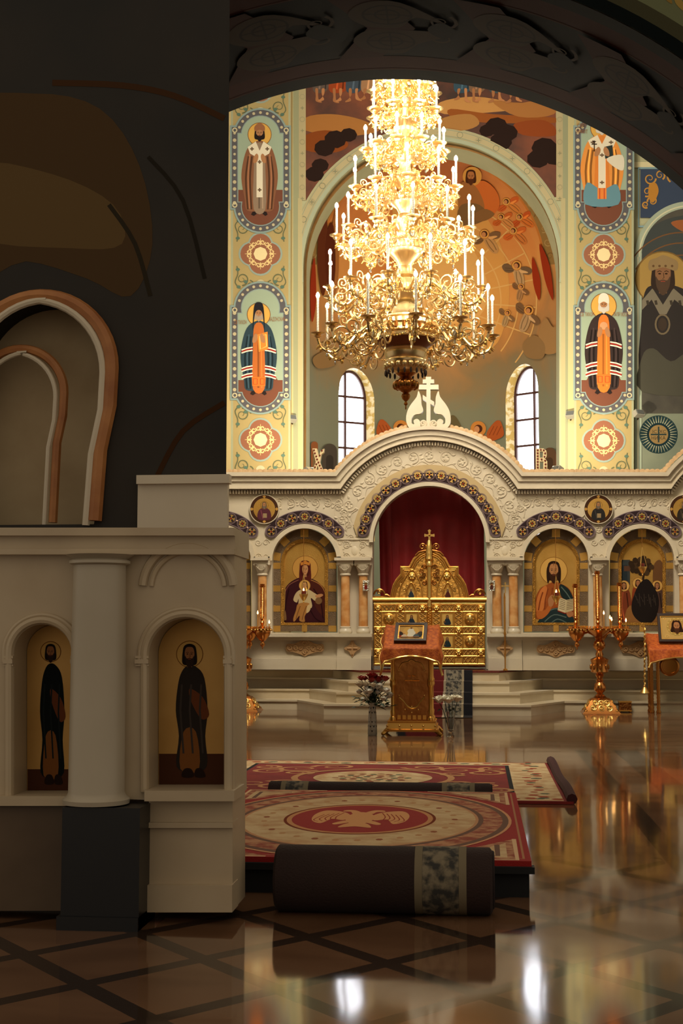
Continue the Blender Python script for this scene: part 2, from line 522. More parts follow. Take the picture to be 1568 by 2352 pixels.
for y in range(170, 450, 52):
    for x in (694, 1285):
        p.ring(x, y, 5, 6, (140, 136, 108), 12); p.line([(x - 4, y + 26), (x + 4, y + 26)], 1.6, (130, 128, 100)); p.line([(x, y + 22), (x, y + 30)], 1.6, (130, 128, 100), same=True)
# bay right of the right pillar: blind arch with a painted bishop
BX, BY = 1585, 590
p.poly(rect(1456, 340, 1760, 385), (160, 158, 124)); p.poly(rect(1456, 372, 1760, 385), (196, 186, 146)); p.poly(rect(1456, 340, 1760, 352), (120, 126, 104))
p.poly(rect(1470, 388, 1700, 500), (56, 66, 84)); p.line(rect(1466, 386, 1700, 520), 5, (120, 146, 150), closed=True)
for sx, sy, r, d, a in [(1492, 410, 14, 1, 0), (1486, 440, 12, -1, 2), (1515, 402, 12, -1, 1), (1498, 462, 12, 1, 3), (1545, 405, 14, 1, 2), (1568, 412, 10, -1, 0), (1482, 470, 8, 1, 1)]:
    p.line(spiral(sx, sy, r, 2, 1.4, a, d), 4, (176, 128, 56), taper=True)
p.poly(spl([(1490, 425), (1505, 420), (1512, 440), (1500, 465), (1490, 455)]), (170, 118, 50))
p.quads(arc(BX, BY, 128, 0, 180, 40), arc(BX, BY, 112, 0, 180, 40), (150, 160, 140)); p.quads(arc(BX, BY, 119, 0, 180, 40), arc(BX, BY, 116, 0, 180, 40), (190, 186, 154))
p.poly(rect(1457, 590, 1473, 1130), (150, 160, 140)); p.poly(rect(1463, 590, 1466, 1130), (190, 186, 154))
nich = mat('mural_night', (44, 40, 34), 0.7, var=(1.6, 0.2), rgb2=(78, 74, 60))
p.poly([(1473, 1130)] + arc(BX, BY, 112, 180, 0, 30) + [(1697, 1130)], nich)
p.poly(spl([(1473, 580), (1500, 520), (1568, 495), (1650, 500), (1690, 560), (1690, 620), (1590, 600), (1500, 612)]), (62, 66, 64))
for y, r in [(0, 96), (10, 82), (22, 66)]: p.line(arc(BX - 20, 670 + y, r + 40, 30, 150, 20), 3, (104, 74, 48))
p.poly(spl([(1540, 512), (1575, 505), (1610, 520), (1575, 534)]), (140, 84, 50))
p.poly(circ(1521, 640, 62, 32), (150, 122, 68)); p.line(circ(1521, 640, 62, 32), 3, (110, 86, 48), closed=True)
p.poly(spl([(1480, 672), (1500, 655), (1545, 655), (1585, 680), (1600, 760), (1600, 880), (1476, 880), (1472, 740)]), (48, 44, 42))
p.poly([(1474, 690), (1498, 662), (1522, 700), (1546, 662), (1590, 700), (1590, 720), (1548, 688), (1530, 722), (1514, 722), (1496, 688), (1474, 712)], (112, 104, 88))
for x in (1486, 1505, 1540, 1560): p.line([(x, 690), (x + 2, 700)], 6, (60, 54, 46))
face(p, 1522, 632, 20, 28, (122, 88, 62), (50, 40, 34), (74, 58, 46))
p.poly(spl([(1492, 622), (1490, 600), (1508, 592), (1522, 586), (1540, 592), (1556, 602), (1552, 622), (1522, 614)]), (132, 110, 76))
for x in (1500, 1514, 1528, 1543): p.poly(circ(x, 611, 3, 8), (92, 70, 46))
p.line(circ(1521, 745, 16, 18, 22), 4, (104, 92, 72), closed=True); p.poly(circ(1521, 745, 10, 14, 15), (60, 50, 42))
p.poly(spl([(1474, 820), (1500, 800), (1540, 830), (1580, 810), (1640, 830), (1640, 900), (1474, 900)]), (70, 68, 58))
p.poly(rect(1474, 950, 1697, 1130), mat('mural_sage', (104, 112, 94), 0.7, var=(2, 0.2), rgb2=(120, 126, 104)))
cx, cy = 1512, 998
p.poly(circ(cx, cy, 44, 40), (34, 52, 54))
for k in range(36):
    a = 2 * PI * k / 36; p.line([(cx + 26 * math.cos(a), cy + 26 * math.sin(a)), (cx + 42 * math.cos(a), cy + 42 * math.sin(a))], 2.6, (150, 150, 124), same=k > 0, taper=True)
p.poly(circ(cx, cy, 27, 32), (26, 44, 48)); p.poly(circ(cx, cy, 22, 32), (134, 110, 70)); p.line([(cx, cy - 18), (cx, cy + 18)], 3.4, (40, 54, 52)); p.line([(cx - 18, cy), (cx + 18, cy)], 3.4, (40, 54, 52), same=True)
for t, dx, dy in [('IC', -9, -7), ('XC', 9, -7), ('НИ', -9, 8), ('КА', 9, 8)]: p.text(t, cx + dx, cy + dy, 8, (52, 44, 34))
p.build('mural', wall_back)

# ---- painted pillars
def saint(p, cx, y0, y1, hw, robe, inner, kind, skin=(158, 112, 76)):
    H = y1 - y0
    T = lambda pts: [(cx + x * hw, y0 + y * H) for x, y in pts]
    dk = tuple(c * .62 for c in robe); lt = tuple(min(255, c * 1.3) for c in robe)
    p.poly(circ(cx, y0 + .125 * H, H * .125, 28), (196, 152, 74)); p.line(circ(cx, y0 + .125 * H, H * .125, 28), 1.4, (118, 74, 40), closed=True)
    p.poly(T([(-.3, .93), (.3, .93), (.42, .985), (.3, 1.0), (.1, .97), (-.1, .97), (-.3, 1.0), (-.45, .985)]), (40, 32, 30))
    p.poly(spl(T([(-.2, .2), (.2, .2), (.62, .27), (.86, .42), (.95, .6), (.78, .82), (.66, .94), (0, .95), (-.66, .94), (-.78, .82), (-.95, .6), (-.86, .42), (-.62, .27)])), robe)
    for x in (-.72, -.5, .5, .72): p.line(spl(T([(x * .8, .36), (x, .6), (x * .85, .93)]), closed=False), hw * .09, dk, same=x > -.72)
    for x in (-.6, .62): p.line(spl(T([(x * .85, .34), (x, .58), (x * .88, .92)]), closed=False), hw * .06, lt, same=x > 0)
    p.poly(spl(T([(-.22, .24), (.22, .24), (.3, .5), (.3, .93), (-.3, .93), (-.3, .5)])), inner)
    p.line(T([(-.02, .4), (-.02, .92)]), hw * .1, tuple(c * .75 for c in inner)); p.line(T([(.14, .4), (.16, .92)]), hw * .05, tuple(min(255, c * 1.25) for c in inner))
    if kind == 'mantle':
        for y in (.5, .7, .78):
            for j, c in enumerate([(214, 204, 184), (150, 44, 34), (214, 204, 184)]):
                for sx in (-1, 1): p.line(T([(sx * .32, y + .016 * j - .02), (sx * .62, y + .016 * j - .01), (sx * .9, y + .016 * j + .01)]), H * .013, c)
        p.poly(T([(-.36, .8), (.36, .8), (.34, .9), (-.34, .9)]), (206, 106, 44))
        for sx in (-.18, .18): p.line(T([(sx - .1, .82), (sx + .1, .82), (sx + .1, .88), (sx - .1, .88)]), 1.6, (160, 50, 30), closed=True)
    else:
        p.poly(T([(-.62, .26), (-.2, .2), (0, .3), (.2, .2), (.62, .26), (.5, .33), (.16, .37), (.16, .8), (-.16, .8), (-.16, .37), (-.5, .33)]), (206, 196, 172))
        for x, y in [(-.4, .28), (.4, .28), (0, .42), (0, .72)]:
            p.line(T([(x - .1, y), (x + .1, y)]), 3, (96, 76, 56)); p.line(T([(x, y - .02), (x, y + .02)]), 3, (96, 76, 56), same=True)
        if kind == 'blue':
            p.poly(spl(T([(-.66, .72), (0, .8), (.66, .74), (.72, .96), (-.72, .96)])), (92, 128, 138)); p.poly(T([(-.2, .78), (.2, .78), (.2, .9), (-.2, .9)]), (206, 120, 56))
            for sx in (-.1, .1): p.line(T([(sx, .78), (sx, .9)]), 2, (170, 60, 40))
            p.poly(T([(.1, .33), (.46, .31), (.5, .44), (.14, .46)]), (44, 50, 46)); p.poly(spl(T([(.2, .46), (.9, .42), (.95, .58), (.6, .56)])), (200, 192, 170))
            p.line(T([(-.34, .26), (-.34, .38)]), 2.4, (44, 30, 24)); p.line(T([(-.46, .3), (-.22, .3)]), 2.4, (44, 30, 24)); p.line(T([(-.42, .27), (-.26, .27)]), 1.8, (44, 30, 24), same=True)
    if kind == 'mantle':
        p.poly(T([(-.08, .34), (.46, .31), (.5, .5), (0, .53)]) if cx < 800 else circ(cx, y0 + .32 * H, hw * .2, 12), (198, 122, 52) if cx < 800 else (190, 140, 100))
        if cx < 800: p.line(T([(.05, .36), (.38, .34), (.41, .47), (.08, .5)]), 2, (226, 190, 110), closed=True)
    for sx in (-1, 1): p.poly(spl(T([(sx * .3, .37), (sx * .16, .33), (sx * .06, .36), (sx * .14, .42), (sx * .32, .43)])), skin)
    bc = (188, 180, 166) if kind != 'dark' else (36, 28, 24)
    if cx < 800: bc = (150, 132, 112) if kind == 'mantle' else (34, 28, 26)
    face(p, cx, y0 + .115 * H, hw * .2, H * .052, skin, bc, bc)
    if cx < 800 and kind == 'mantle': p.poly(spl(T([(-.3, .17), (-.22, .02), (0, -.01), (.22, .02), (.3, .17), (.3, .3), (.2, .12), (0, .075), (-.2, .12), (-.3, .3)])), (34, 32, 36))
    elif kind == 'mantle': p.poly(spl(T([(-.26, .1), (-.22, .02), (0, -.005), (.22, .02), (.26, .1), (0, .08)])), (206, 198, 180))
    else: p.poly(spl(T([(-.24, .09), (-.26, .04), (0, -.0), (.26, .04), (.24, .09), (0, .075)])), (138, 92, 62) if cx < 800 else (206, 170, 110))


def panel(p, cx, yt, yb, hw, r, ys, yb2):
    def blob(e, c, yc=None):
        p.poly(circ(cx, yt + r, r - e, 30), c); p.poly(circ(cx, yb - r, r - e, 30), c, same=True); p.poly(rect(cx - hw + e, ys + e, cx + hw - e, yb2 - e), c, same=True)
    blob(-4, (124, 142, 136)); blob(0, (84, 82, 84)); blob(13, (126, 142, 136)); blob(15, (142, 156, 134))
    fl = yb2 - 42
    p.poly(circ(cx, yb - r, r - 15, 30), (106, 66, 50)); p.poly(rect(cx - hw + 15, fl, cx + hw - 15, yb2 - 15), (106, 66, 50), same=True)
    y = ys + 14; first = True
    while y < yb2 - 8:
        for sx in (-1, 1):
            p.poly(circ(cx + sx * (hw - 6.5), y, 4.2 if int(y) % 3 else 3.0, 10), (176, 164, 130), same=not first); first = False
        y += 16
    for k in range(9):
        a = math.radians(20 + 17.5 * k)
        for sg, yc in ((-1, yt + r), (1, yb - r)): p.poly(circ(cx + (r - 6.5) * math.cos(a), yc + sg * (r - 6.5) * math.sin(a), 3.4, 8), (176, 164, 130), same=True)
    for sx in (-1, 1):
        for yy in (ys + 7, yb2 - 7): p.ring(cx + sx * (hw - 7), yy, 3.4, 6, (186, 176, 140), 12)


def rosette(p, cx, cy):
    def quad(R, d, c):
        p.poly(circ(cx, cy, R * .95, 24), c)
        for sx, sy in ((1, 0), (-1, 0), (0, 1), (0, -1)): p.poly(circ(cx + sx * d, cy + sy * d, R * .68, 20), c, same=True)
    quad(42, 22, (134, 148, 136)); quad(37, 21, (134, 88, 66))
    for k in range(8):
        a = 2 * PI * k / 8; x, y = cx + 27 * math.cos(a), cy + 27 * math.sin(a)
        for d in (1, -1): p.line(spiral(x + d * 5 * -math.sin(a), y + d * 5 * math.cos(a), 6, 1.5, 1.1, a + PI * .5 * d, d, 12), 2.6, (206, 180, 124), same=not (k == 0 and d == 1))
        p.line([(cx + 20 * math.cos(a), cy + 20 * math.sin(a)), (cx + 36 * math.cos(a), cy + 36 * math.sin(a))], 3, (206, 180, 124), same=True, taper=True)
    p.poly(circ(cx, cy, 16, 8), (212, 194, 146))
    p.poly(circ(cx, cy - 70, 11, 16), (176, 168, 134)); p.poly(circ(cx, cy + 70, 11, 16), (176, 168, 134), same=True)
    for sx in (-1, 1):
        for sy in (-1, 1):
            bx_, by_ = cx + sx * 46, cy + sy * 58; g = (92, 96, 70)
            p.line(spiral(bx_ - sx * 4, by_, 15, 2, 1.5, PI * .5 * sy, sx * sy), 3, g, taper=True)
            p.line(spiral(bx_ - sx * 22, by_ + sy * 12, 9, 1.5, 1.2, -PI * .5 * sy, -sx * sy), 2.6, g, same=True, taper=True)
            p.line(spl([(bx_ + sx * 8, by_ - sy * 30), (bx_ + sx * 6, by_ - sy * 12), (bx_ + sx * 12, by_ + sy * 8), (bx_, by_ + sy * 22)], closed=False), 2.4, g, same=True)
            for q in ((6, -22), (-12, 6), (4, 18)): p.poly(spl([(bx_ + sx * q[0] - 5, by_ + sy * q[1]), (bx_ + sx * q[0], by_ + sy * q[1] - 4), (bx_ + sx * q[0] + 5, by_ + sy * q[1]), (bx_ + sx * q[0], by_ + sy * q[1] + 4)]), (82, 104, 88))


YP = YW - 0.25
fp = onY(YP)
for name, cx, x0, x1, hi in [('pillar', 598, 500, 663, 0), ('pillar', 1386, 1318, 1455, 1)]:
    m = MB(); a = A(x0, -260, YP); c = A(x1, 1600, YP)
    m.bx((a.x, YP, 0.5), (c.x, YW + .02, a.z), P((180, 160, 112)))
    o = struct(m.build(name))
    p = Paint(fp)
    lo = cx - 68
    p.poly(rect(lo, 60, lo + 5, 1130), (150, 152, 122)); p.poly(rect(cx + 64, 60, cx + 69, 1130), (150, 152, 122), same=True)
    p.poly(rect(lo + 5, 60, cx + 64, 1130), (158, 140, 94))
    for cy in (190, 585, 1012): rosette(p, cx, cy if hi else cy - (2 if cy > 500 else 3))
    panel(p, cx, 252, 532, 66, 58, 292, 478); panel(p, cx, 650, 948, 66, 58, 705, 915)
    if hi:
        saint(p, cx - 4, 268, 478, 52, (204, 132, 62), (196, 116, 52), 'blue')
        saint(p, cx, 674, 906, 46, (52, 42, 40), (194, 110, 46), 'mantle')
        p.text('СВ ТИХОН', cx - 38, 722, 9, (140, 96, 60), .5); p.text('ПАТР МОСК', cx + 39, 722, 9, (140, 96, 60), .45)
        p.text('СВЯТ', cx - 50, 288, 9, (140, 96, 60), .7); p.text('НИКИТ', cx - 50, 302, 9, (140, 96, 60), .6)
    else:
        saint(p, cx - 2, 282, 496, 44, (122, 82, 58), (132, 112, 92), 'dark')
        saint(p, cx - 4, 696, 908, 44, (46, 62, 70), (172, 96, 46), 'mantle')
        p.text('ЗАДОНСКИЙ', cx + 38, 733, 9, (140, 96, 60), .45); p.text('СВ ТИХОН', cx - 46, 740, 9, (140, 96, 60), .45)
    p.build('saint_panel', o)
# ---- apse: elliptical wall and half dome behind the arch
AXC = A(990, 617, 23.4).x; AYC = 23.4; AA = 2.45; AB = 4.6
AZ = A(990, 617, 23.4).z; AH = 2.5
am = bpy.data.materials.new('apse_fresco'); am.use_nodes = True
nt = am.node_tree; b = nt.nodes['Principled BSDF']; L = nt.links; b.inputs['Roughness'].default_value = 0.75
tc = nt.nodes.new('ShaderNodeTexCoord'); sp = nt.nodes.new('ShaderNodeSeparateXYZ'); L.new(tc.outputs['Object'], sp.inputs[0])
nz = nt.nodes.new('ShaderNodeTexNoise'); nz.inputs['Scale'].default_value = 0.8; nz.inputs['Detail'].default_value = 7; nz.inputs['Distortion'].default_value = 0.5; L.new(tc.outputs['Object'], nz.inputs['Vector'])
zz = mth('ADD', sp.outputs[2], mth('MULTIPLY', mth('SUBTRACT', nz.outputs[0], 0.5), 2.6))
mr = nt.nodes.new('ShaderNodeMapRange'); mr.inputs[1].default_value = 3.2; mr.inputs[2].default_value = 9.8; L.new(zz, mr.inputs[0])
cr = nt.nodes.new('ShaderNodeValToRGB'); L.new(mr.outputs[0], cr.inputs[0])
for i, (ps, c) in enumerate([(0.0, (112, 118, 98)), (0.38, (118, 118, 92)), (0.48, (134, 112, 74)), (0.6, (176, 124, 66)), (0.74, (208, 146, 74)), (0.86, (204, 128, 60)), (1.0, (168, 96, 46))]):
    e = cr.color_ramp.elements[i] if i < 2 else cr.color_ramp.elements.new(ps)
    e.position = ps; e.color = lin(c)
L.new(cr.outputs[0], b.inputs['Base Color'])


def apse(ph, z):
    return Vector((AXC - AA * math.cos(ph), AYC + AB * math.sin(ph), z))


def hit(px, py, lift=0.0):
    """where the painted spot lies on the apse wall or dome"""
    d = ray(px, py); o = Vector((0, 0, CZ))
    a2, b2, h2 = (AA - lift) ** 2, (AB - lift) ** 2, (AH - lift) ** 2
    for dome in (1, 0):
        ox, oy, oz = o.x - AXC, o.y - AYC, o.z - AZ
        hz = h2 if dome else 1e12
        qa = d.x ** 2 / a2 + d.y ** 2 / b2 + d.z ** 2 / hz; qb = 2 * (ox * d.x / a2 + oy * d.y / b2 + oz * d.z / hz); qc = ox ** 2 / a2 + oy ** 2 / b2 + oz ** 2 / hz - 1
        D = qb * qb - 4 * qa * qc
        if D < 0: D = 0
        t = (-qb + math.sqrt(D)) / (2 * qa); q = o + d * t
        if dome and q.z >= AZ: return q
    return q


m = MB(); N = 96; Z0 = 0.5
dphi = PI / N
WIN = []
for px, sgn in ((817, -1), (1201, 1)):
    q = hit(px, 1000); ph = math.atan2((q.y - AYC) / AB, -(q.x - AXC) / AA); WIN.append((ph, sgn))
ztop = hit(817, 846).z; wid = 1.22
zsill = 2.9
cols = []
marks = []
wins = []
for ph, sgn in WIN:
    # half the width as an angle
    tx = Vector((AA * math.sin(ph), AB * math.cos(ph))).length
    hp = wid / 2 / tx; wins.append((ph - hp, ph + hp)); marks += [ph - hp + 2 * hp * k / 24 for k in range(25)]
allp = sorted(set([round(k * dphi, 5) for k in range(N + 1)] + [round(v, 5) for v in marks]))
R_ = wid / 2


def archz(ph):
    for a, c in wins:
        if a - 1e-4 <= ph <= c + 1e-4:
            t = (ph - (a + c) / 2) / ((c - a) / 2); t = max(-1, min(1, t))
            return ztop - R_ + R_ * math.sqrt(max(0, 1 - t * t))
    return None


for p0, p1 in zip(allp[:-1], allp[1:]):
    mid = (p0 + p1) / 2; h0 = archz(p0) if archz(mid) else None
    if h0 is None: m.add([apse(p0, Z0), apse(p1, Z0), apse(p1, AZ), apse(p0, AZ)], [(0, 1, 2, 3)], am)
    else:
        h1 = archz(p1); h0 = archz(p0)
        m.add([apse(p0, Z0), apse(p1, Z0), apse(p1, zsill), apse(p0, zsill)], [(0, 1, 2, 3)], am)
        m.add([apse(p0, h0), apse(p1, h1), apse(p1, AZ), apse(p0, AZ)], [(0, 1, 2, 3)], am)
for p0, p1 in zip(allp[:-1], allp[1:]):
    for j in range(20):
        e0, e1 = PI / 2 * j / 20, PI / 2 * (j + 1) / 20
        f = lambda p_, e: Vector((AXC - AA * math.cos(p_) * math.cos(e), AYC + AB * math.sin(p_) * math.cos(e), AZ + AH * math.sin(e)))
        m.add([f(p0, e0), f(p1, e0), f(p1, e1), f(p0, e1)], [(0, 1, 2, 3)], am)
# barrel between the arch and the dome
SOF = mat('arch_soffit', (168, 118, 62), 0.7, var=(5, 0.2), rgb2=(186, 140, 84))
ra = 294 * sc_at(YW); zc = A(ACX, ACY, YW).z; xc = A(ACX, ACY, YW).x
pr = [(xc - ra, Z0)] + [(xc - ra * math.cos(PI * k / 40), zc + ra * math.sin(PI * k / 40)) for k in range(41)] + [(xc + ra, Z0)]
pr2 = [(AXC - AA, Z0)] + [(AXC - AA * math.cos(PI * k / 40), AZ + AH * math.sin(PI * k / 40)) for k in range(41)] + [(AXC + AA, Z0)]
n = len(pr)
m.add([(x, YW, z) for x, z in pr] + [(x, AYC, z) for x, z in pr2], [(i, i + 1, i + 1 + n, i + n) for i in range(n - 1)], SOF)
wall_apse = struct(m.build('wall_apse', ang=60))

# windows
REV = mat('reveal_ornament', (232, 222, 190), 0.7, var=(9, 0.04), rgb2=(196, 168, 96))
PANEM = mat('window_daylight', (236, 240, 250), 0.2, emit=PANE)
MUN = mat('window_iron', (64, 36, 28), 0.5)
for k, ((a, c), (ph, sgn)) in enumerate(zip(wins, WIN)):
    mid = apse(ph, 0); nv = Vector((-math.cos(ph) / AA, math.sin(ph) / AB, 0)); nv.normalize(); wt = abs(nv.y); nv = nv + Vector((0, .75, 0)); nv.normalize(); tv = Vector((nv.y, -nv.x, 0))
    if tv.x < 0: tv = -tv
    DEP = 0.3; RF = R_ * wt / abs(nv.y)
    def wp(s_, z, d): return Vector((mid.x, mid.y, 0)) + tv * s_ + nv * d + Vector((0, 0, z))
    loop = [(-R_, zsill), (R_, zsill)] + [(R_ * math.cos(PI * j / 24), ztop - R_ + R_ * math.sin(PI * j / 24)) for j in range(25)]
    # reveal runs from the curved wall to the frame
    def on(s_, z):
        q = ph + s_ / R_ * (c - a) / 2; return apse(q, z) if True else None
    orient = 1 if (apse(c, 0) - apse(a, 0)).dot(tv) > 0 else -1
    n = len(loop); mm = MB()
    mm.add([on(orient * s_, z) for s_, z in loop] + [wp(s_ * RF / R_, z, DEP) for s_, z in loop], [(i, (i + 1) % n, (i + 1) % n + n, i + n) for i in range(n)], REV)
    wobj = mm.build('window_%d' % (k + 1)); struct(wobj)
    fr = MB(); loop = [(s_ * RF / R_, z) for s_, z in loop]; inner = [(-RF + .05, zsill + .05), (RF - .05, zsill + .05)] + [((RF - .05) * math.cos(PI * j / 24), ztop - R_ + (R_ - .05) * math.sin(PI * j / 24)) for j in range(25)]
    fr.ext([loop, inner], lambda u, v, d: wp(u, v, DEP + d), -.05, .03, MUN)
    ws = sgn
    fr.ext([rect(ws * .1 - .02, zsill, ws * .1 + .02, ztop - .04)], lambda u, v, d: wp(u, v, DEP + d), -.05, .03, MUN)
    z = zsill + .3; j = 0
    while z < ztop - .2:
        fr.ext([rect(-RF, z - .02, RF, z + .02)], lambda u, v, d: wp(u, v, DEP + d), -.045, .03, MUN); z += 0.52
    fr.build('window_frame', wobj)
    gl = MB(); gl.ext([inner], lambda u, v, d: wp(u, v, DEP + d), .0, .01, PANEM); gl.build('window_pane', wobj)

# painted figures in the apse
p = Paint(lambda u, v, d: hit(u, v, d + .004), 0.0003, 6)
p.quads(arc(ACX, ACY, 286, 2, 178, 50), arc(ACX, ACY, 262, 2, 178, 50), (146, 116, 66))
for k in range(26):
    a = math.radians(6 + 6.7 * k); x, y = ACX + 274 * math.cos(a), ACY - 274 * math.sin(a)
    p.line(spiral(x, y, 9, 2, 1.2, k, 1 if k % 2 else -1, 12), 2.4, (172, 146, 92) if k % 3 else (120, 92, 54), same=k > 0, taper=True)
p.line(arc(ACX, ACY, 259, 2, 178, 50), 4, (190, 120, 56)); p.line(arc(ACX, ACY, 289, 2, 178, 50), 3, (176, 110, 56), same=True)
glow = (206, 160, 84)
p.poly(spl([(900, 470), (980, 440), (1060, 440), (1130, 520), (1165, 620), (1165, 720), (1130, 800), (1050, 800), (960, 780)]), (210, 156, 84))
p.poly(spl([(930, 540), (1050, 540), (1110, 620), (1116, 700), (1070, 740), (960, 720)]), (220, 174, 104))
for r in (150, 190, 232): p.line(arc(1000, 690, r, -38, 62, 30), 3, (216, 172, 104))
for a in range(-20, 60, 16): p.line([(1000 + 90 * math.cos(math.radians(a)), 690 - 90 * math.sin(math.radians(a))), (1000 + 230 * math.cos(math.radians(a)), 690 - 230 * math.sin(math.radians(a)))], 3, (216, 174, 106), same=True)


def angel(x, y, s_, rot, robe, wing, halo=True, fl=1):
    c_, n_ = math.cos(rot), math.sin(rot)
    T = lambda pts: [(x + s_ * (fl * u * c_ - v * n_), y + s_ * (fl * u * n_ + v * c_)) for u, v in pts]
    p.poly(spl(T([(-.2, .2), (-1.0, -.5), (-1.5, -.3), (-1.3, .3), (-.7, .5)])), wing); p.poly(spl(T([(.1, .3), (.9, .2), (1.5, .7), (1.1, 1.1), (.4, .8)])), wing, same=True)
    for q in (-.1, .15): p.line(T([(-.4, .25 + q), (-1.25, .0 + q)]), s_ * .07, tuple(e * .8 for e in wing))
    p.poly(spl(T([(-.3, .25), (.3, .25), (.5, .9), (.45, 1.9), (0, 2.3), (-.4, 1.9), (-.45, .9)])), robe)
    for q in (-.15, .15): p.line(spl(T([(q, .5), (q * 1.6, 1.3), (q, 2.0)]), closed=False), s_ * .1, tuple(e * .72 for e in robe), same=q > 0)
    p.poly(spl(T([(.2, .4), (.9, .7), (1.0, .9), (.3, .75)])), tuple(min(255, e * 1.15) for e in robe))
    if halo: p.poly(circ(x, y - s_ * .1, s_ * .5, 18), (214, 160, 80)); p.line(circ(x, y - s_ * .1, s_ * .5, 18), s_ * .05, (160, 96, 46), closed=True)
    p.poly(circ(x, y - s_ * .12, s_ * .33, 12), (70, 40, 26)); p.poly(circ(x - s_ * .07, y - s_ * .05, s_ * .23, 12, s_ * .28), (190, 132, 84))


for a in [(1162, 465, 18, -.9, (204, 128, 62), (196, 96, 44)), (1192, 500, 17, -1.0, (206, 116, 52), (190, 88, 40)), (1178, 532, 18, -.8, (198, 120, 60), (200, 102, 46)),
          (1150, 500, 16, -.9, (202, 138, 76), (192, 98, 44)), (1112, 540, 22, -.6, (188, 144, 90), (122, 92, 62)), (1186, 612, 22, -.2, (184, 150, 104), (112, 90, 66)),
          (1214, 715, 22, .35, (178, 146, 104), (118, 90, 62)), (1165, 720, 14, .3, (176, 146, 100), (128, 98, 66)), (1196, 660, 14, .2, (168, 128, 84), (126, 92, 60))]:
    angel(*a)
for sx, a in ((760, (202, 132, 70)), (735, (120, 60, 34)), (752, (110, 52, 30))): p.poly(spl([(sx, 500 + sx % 7 * 9), (sx + 14, 480 + sx % 5 * 20), (sx + 18, 620), (sx + 6, 680), (sx - 6, 600)]), tuple(e * .8 for e in a))
# enthroned figure at the crown
p.poly(spl([(1062, 470), (1078, 430), (1110, 415), (1140, 440), (1146, 475), (1120, 500), (1080, 500)]), (200, 108, 50)); p.poly(circ(1084, 405, 22, 20), (206, 150, 72))
p.poly(spl([(1055, 425), (1080, 420), (1100, 440), (1112, 480), (1085, 505), (1055, 490)]), (156, 104, 58)); p.poly(spl([(1060, 470), (1100, 470), (1120, 500), (1070, 520), (1050, 500)]), (120, 92, 58))
face(p, 1081, 406, 9, 12, (176, 116, 70), (70, 40, 24), (84, 48, 28))
for pts in [[(1080, 500), (1110, 480), (1135, 492), (1110, 508)], [(1000, 560), (1030, 540), (1050, 575), (1020, 590)]]: p.poly(spl(pts), (132, 96, 58))
# red banners on the flanks
for pts in [[(1238, 560), (1262, 610), (1270, 690), (1250, 640)], [(1222, 590), (1240, 640), (1238, 690), (1224, 650)], [(722, 590), (712, 660), (716, 740), (726, 690)]]: p.poly(spl(pts), (150, 52, 26))
# clouds and low angels above the screen
for pts, c in [([(1236, 770), (1252, 730), (1270, 752), (1288, 736), (1290, 800), (1250, 812)], (160, 124, 78)), ([(1200, 790), (1226, 770), (1250, 790), (1246, 822), (1210, 820)], (142, 112, 72)), ([(720, 820), (770, 800), (772, 836), (730, 846)], (138, 108, 68))]: p.poly(spl(pts), c)


def bust(x, y, s_, fl):
    T = lambda pts: [(x + fl * s_ * u, y + s_ * v) for u, v in pts]
    p.poly(spl(T([(.9, .6), (1.3, -.2), (2.0, -.9), (2.5, -.7), (2.8, .6), (2.2, 1.1), (1.4, 1.3)])), (164, 82, 38))
    for q in (0, .4, .8): p.line(T([(1.2 + q, .7), (1.7 + q, -.3)]), s_ * .08, (128, 60, 28), same=q > 0)
    p.poly(spl(T([(-.6, 1.0), (-.2, .7), (.7, .7), (1.4, 1.2), (1.8, 2.0), (-.9, 2.0)])), (172, 92, 44))
    p.poly(circ(x, y, s_ * .85, 20), (190, 124, 58)); p.poly(circ(x, y, s_ * .46, 14), (74, 40, 24)); p.poly(circ(x + s_ * -.16 * fl, y + s_ * .06, s_ * .3, 12, s_ * .38), (190, 132, 88))


bust(1098, 985, 21, 1); bust(920, 982, 20, -1)
p.poly(spl([(1020, 1000), (1035, 955), (1052, 965), (1062, 1000)]), (96, 84, 56))
for x, y, w_, h_, c in [(722, 1085, 16, 90, (142, 84, 46)), (757, 1085, 34, 70, (74, 66, 56)), (1262, 1085, 30, 60, (96, 70, 48)), (1284, 1085, 16, 56, (146, 76, 44))]:
    p.poly([(x - w_ / 2, y)] + arc(x, y - h_ * .7, w_ / 2, 180, 0, 12) + [(x + w_ / 2, y)], c); p.poly([(x - w_ / 4, y)] + arc(x, y - h_ * .45, w_ / 4, 180, 0, 10) + [(x + w_ / 4, y)], tuple(e * .75 for e in c) if h_ < 80 else (120, 96, 64))
p.build('mural', wall_apse)
# ================================================================== near painted arch
YN2 = 12.0; YN1 = 9.85
q = A(868, 1145, YN2); NX, NZ = q.x, q.z; NR = 1002 * sc_at(YN2)
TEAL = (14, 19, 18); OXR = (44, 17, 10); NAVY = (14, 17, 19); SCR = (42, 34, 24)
m = MB()
n = 80
WALLF = mat('plaster_olive', (96, 100, 72), 0.8, var=(1.2, 0.2), rgb2=(110, 114, 84))
arc3 = [(NX + NR * math.cos(PI * k / n), NZ + NR * math.sin(PI * k / n)) for k in range(n + 1)]
outl = [(-9, -0.02), (-9, 10.5), (7, 10.5), (7, -0.02), (NX + NR, -0.02)] + arc3 + [(NX - NR, -0.02)]
m.ext([outl], lambda u, v, d: Vector((u, d, v)), YN1, YN2, WALLF, ms=P(OXR, .8))
wall_front = struct(m.build('wall_front'))
# soffit painting: u = angle in metres along the arch (0 at the crown), v = depth from the far edge
p = Paint(lambda u, v, d: Vector((NX + (NR - .004 - d) * math.sin(u / NR), YN2 - v, NZ + (NR - .004 - d) * math.cos(u / NR))), 0.0003, .06)


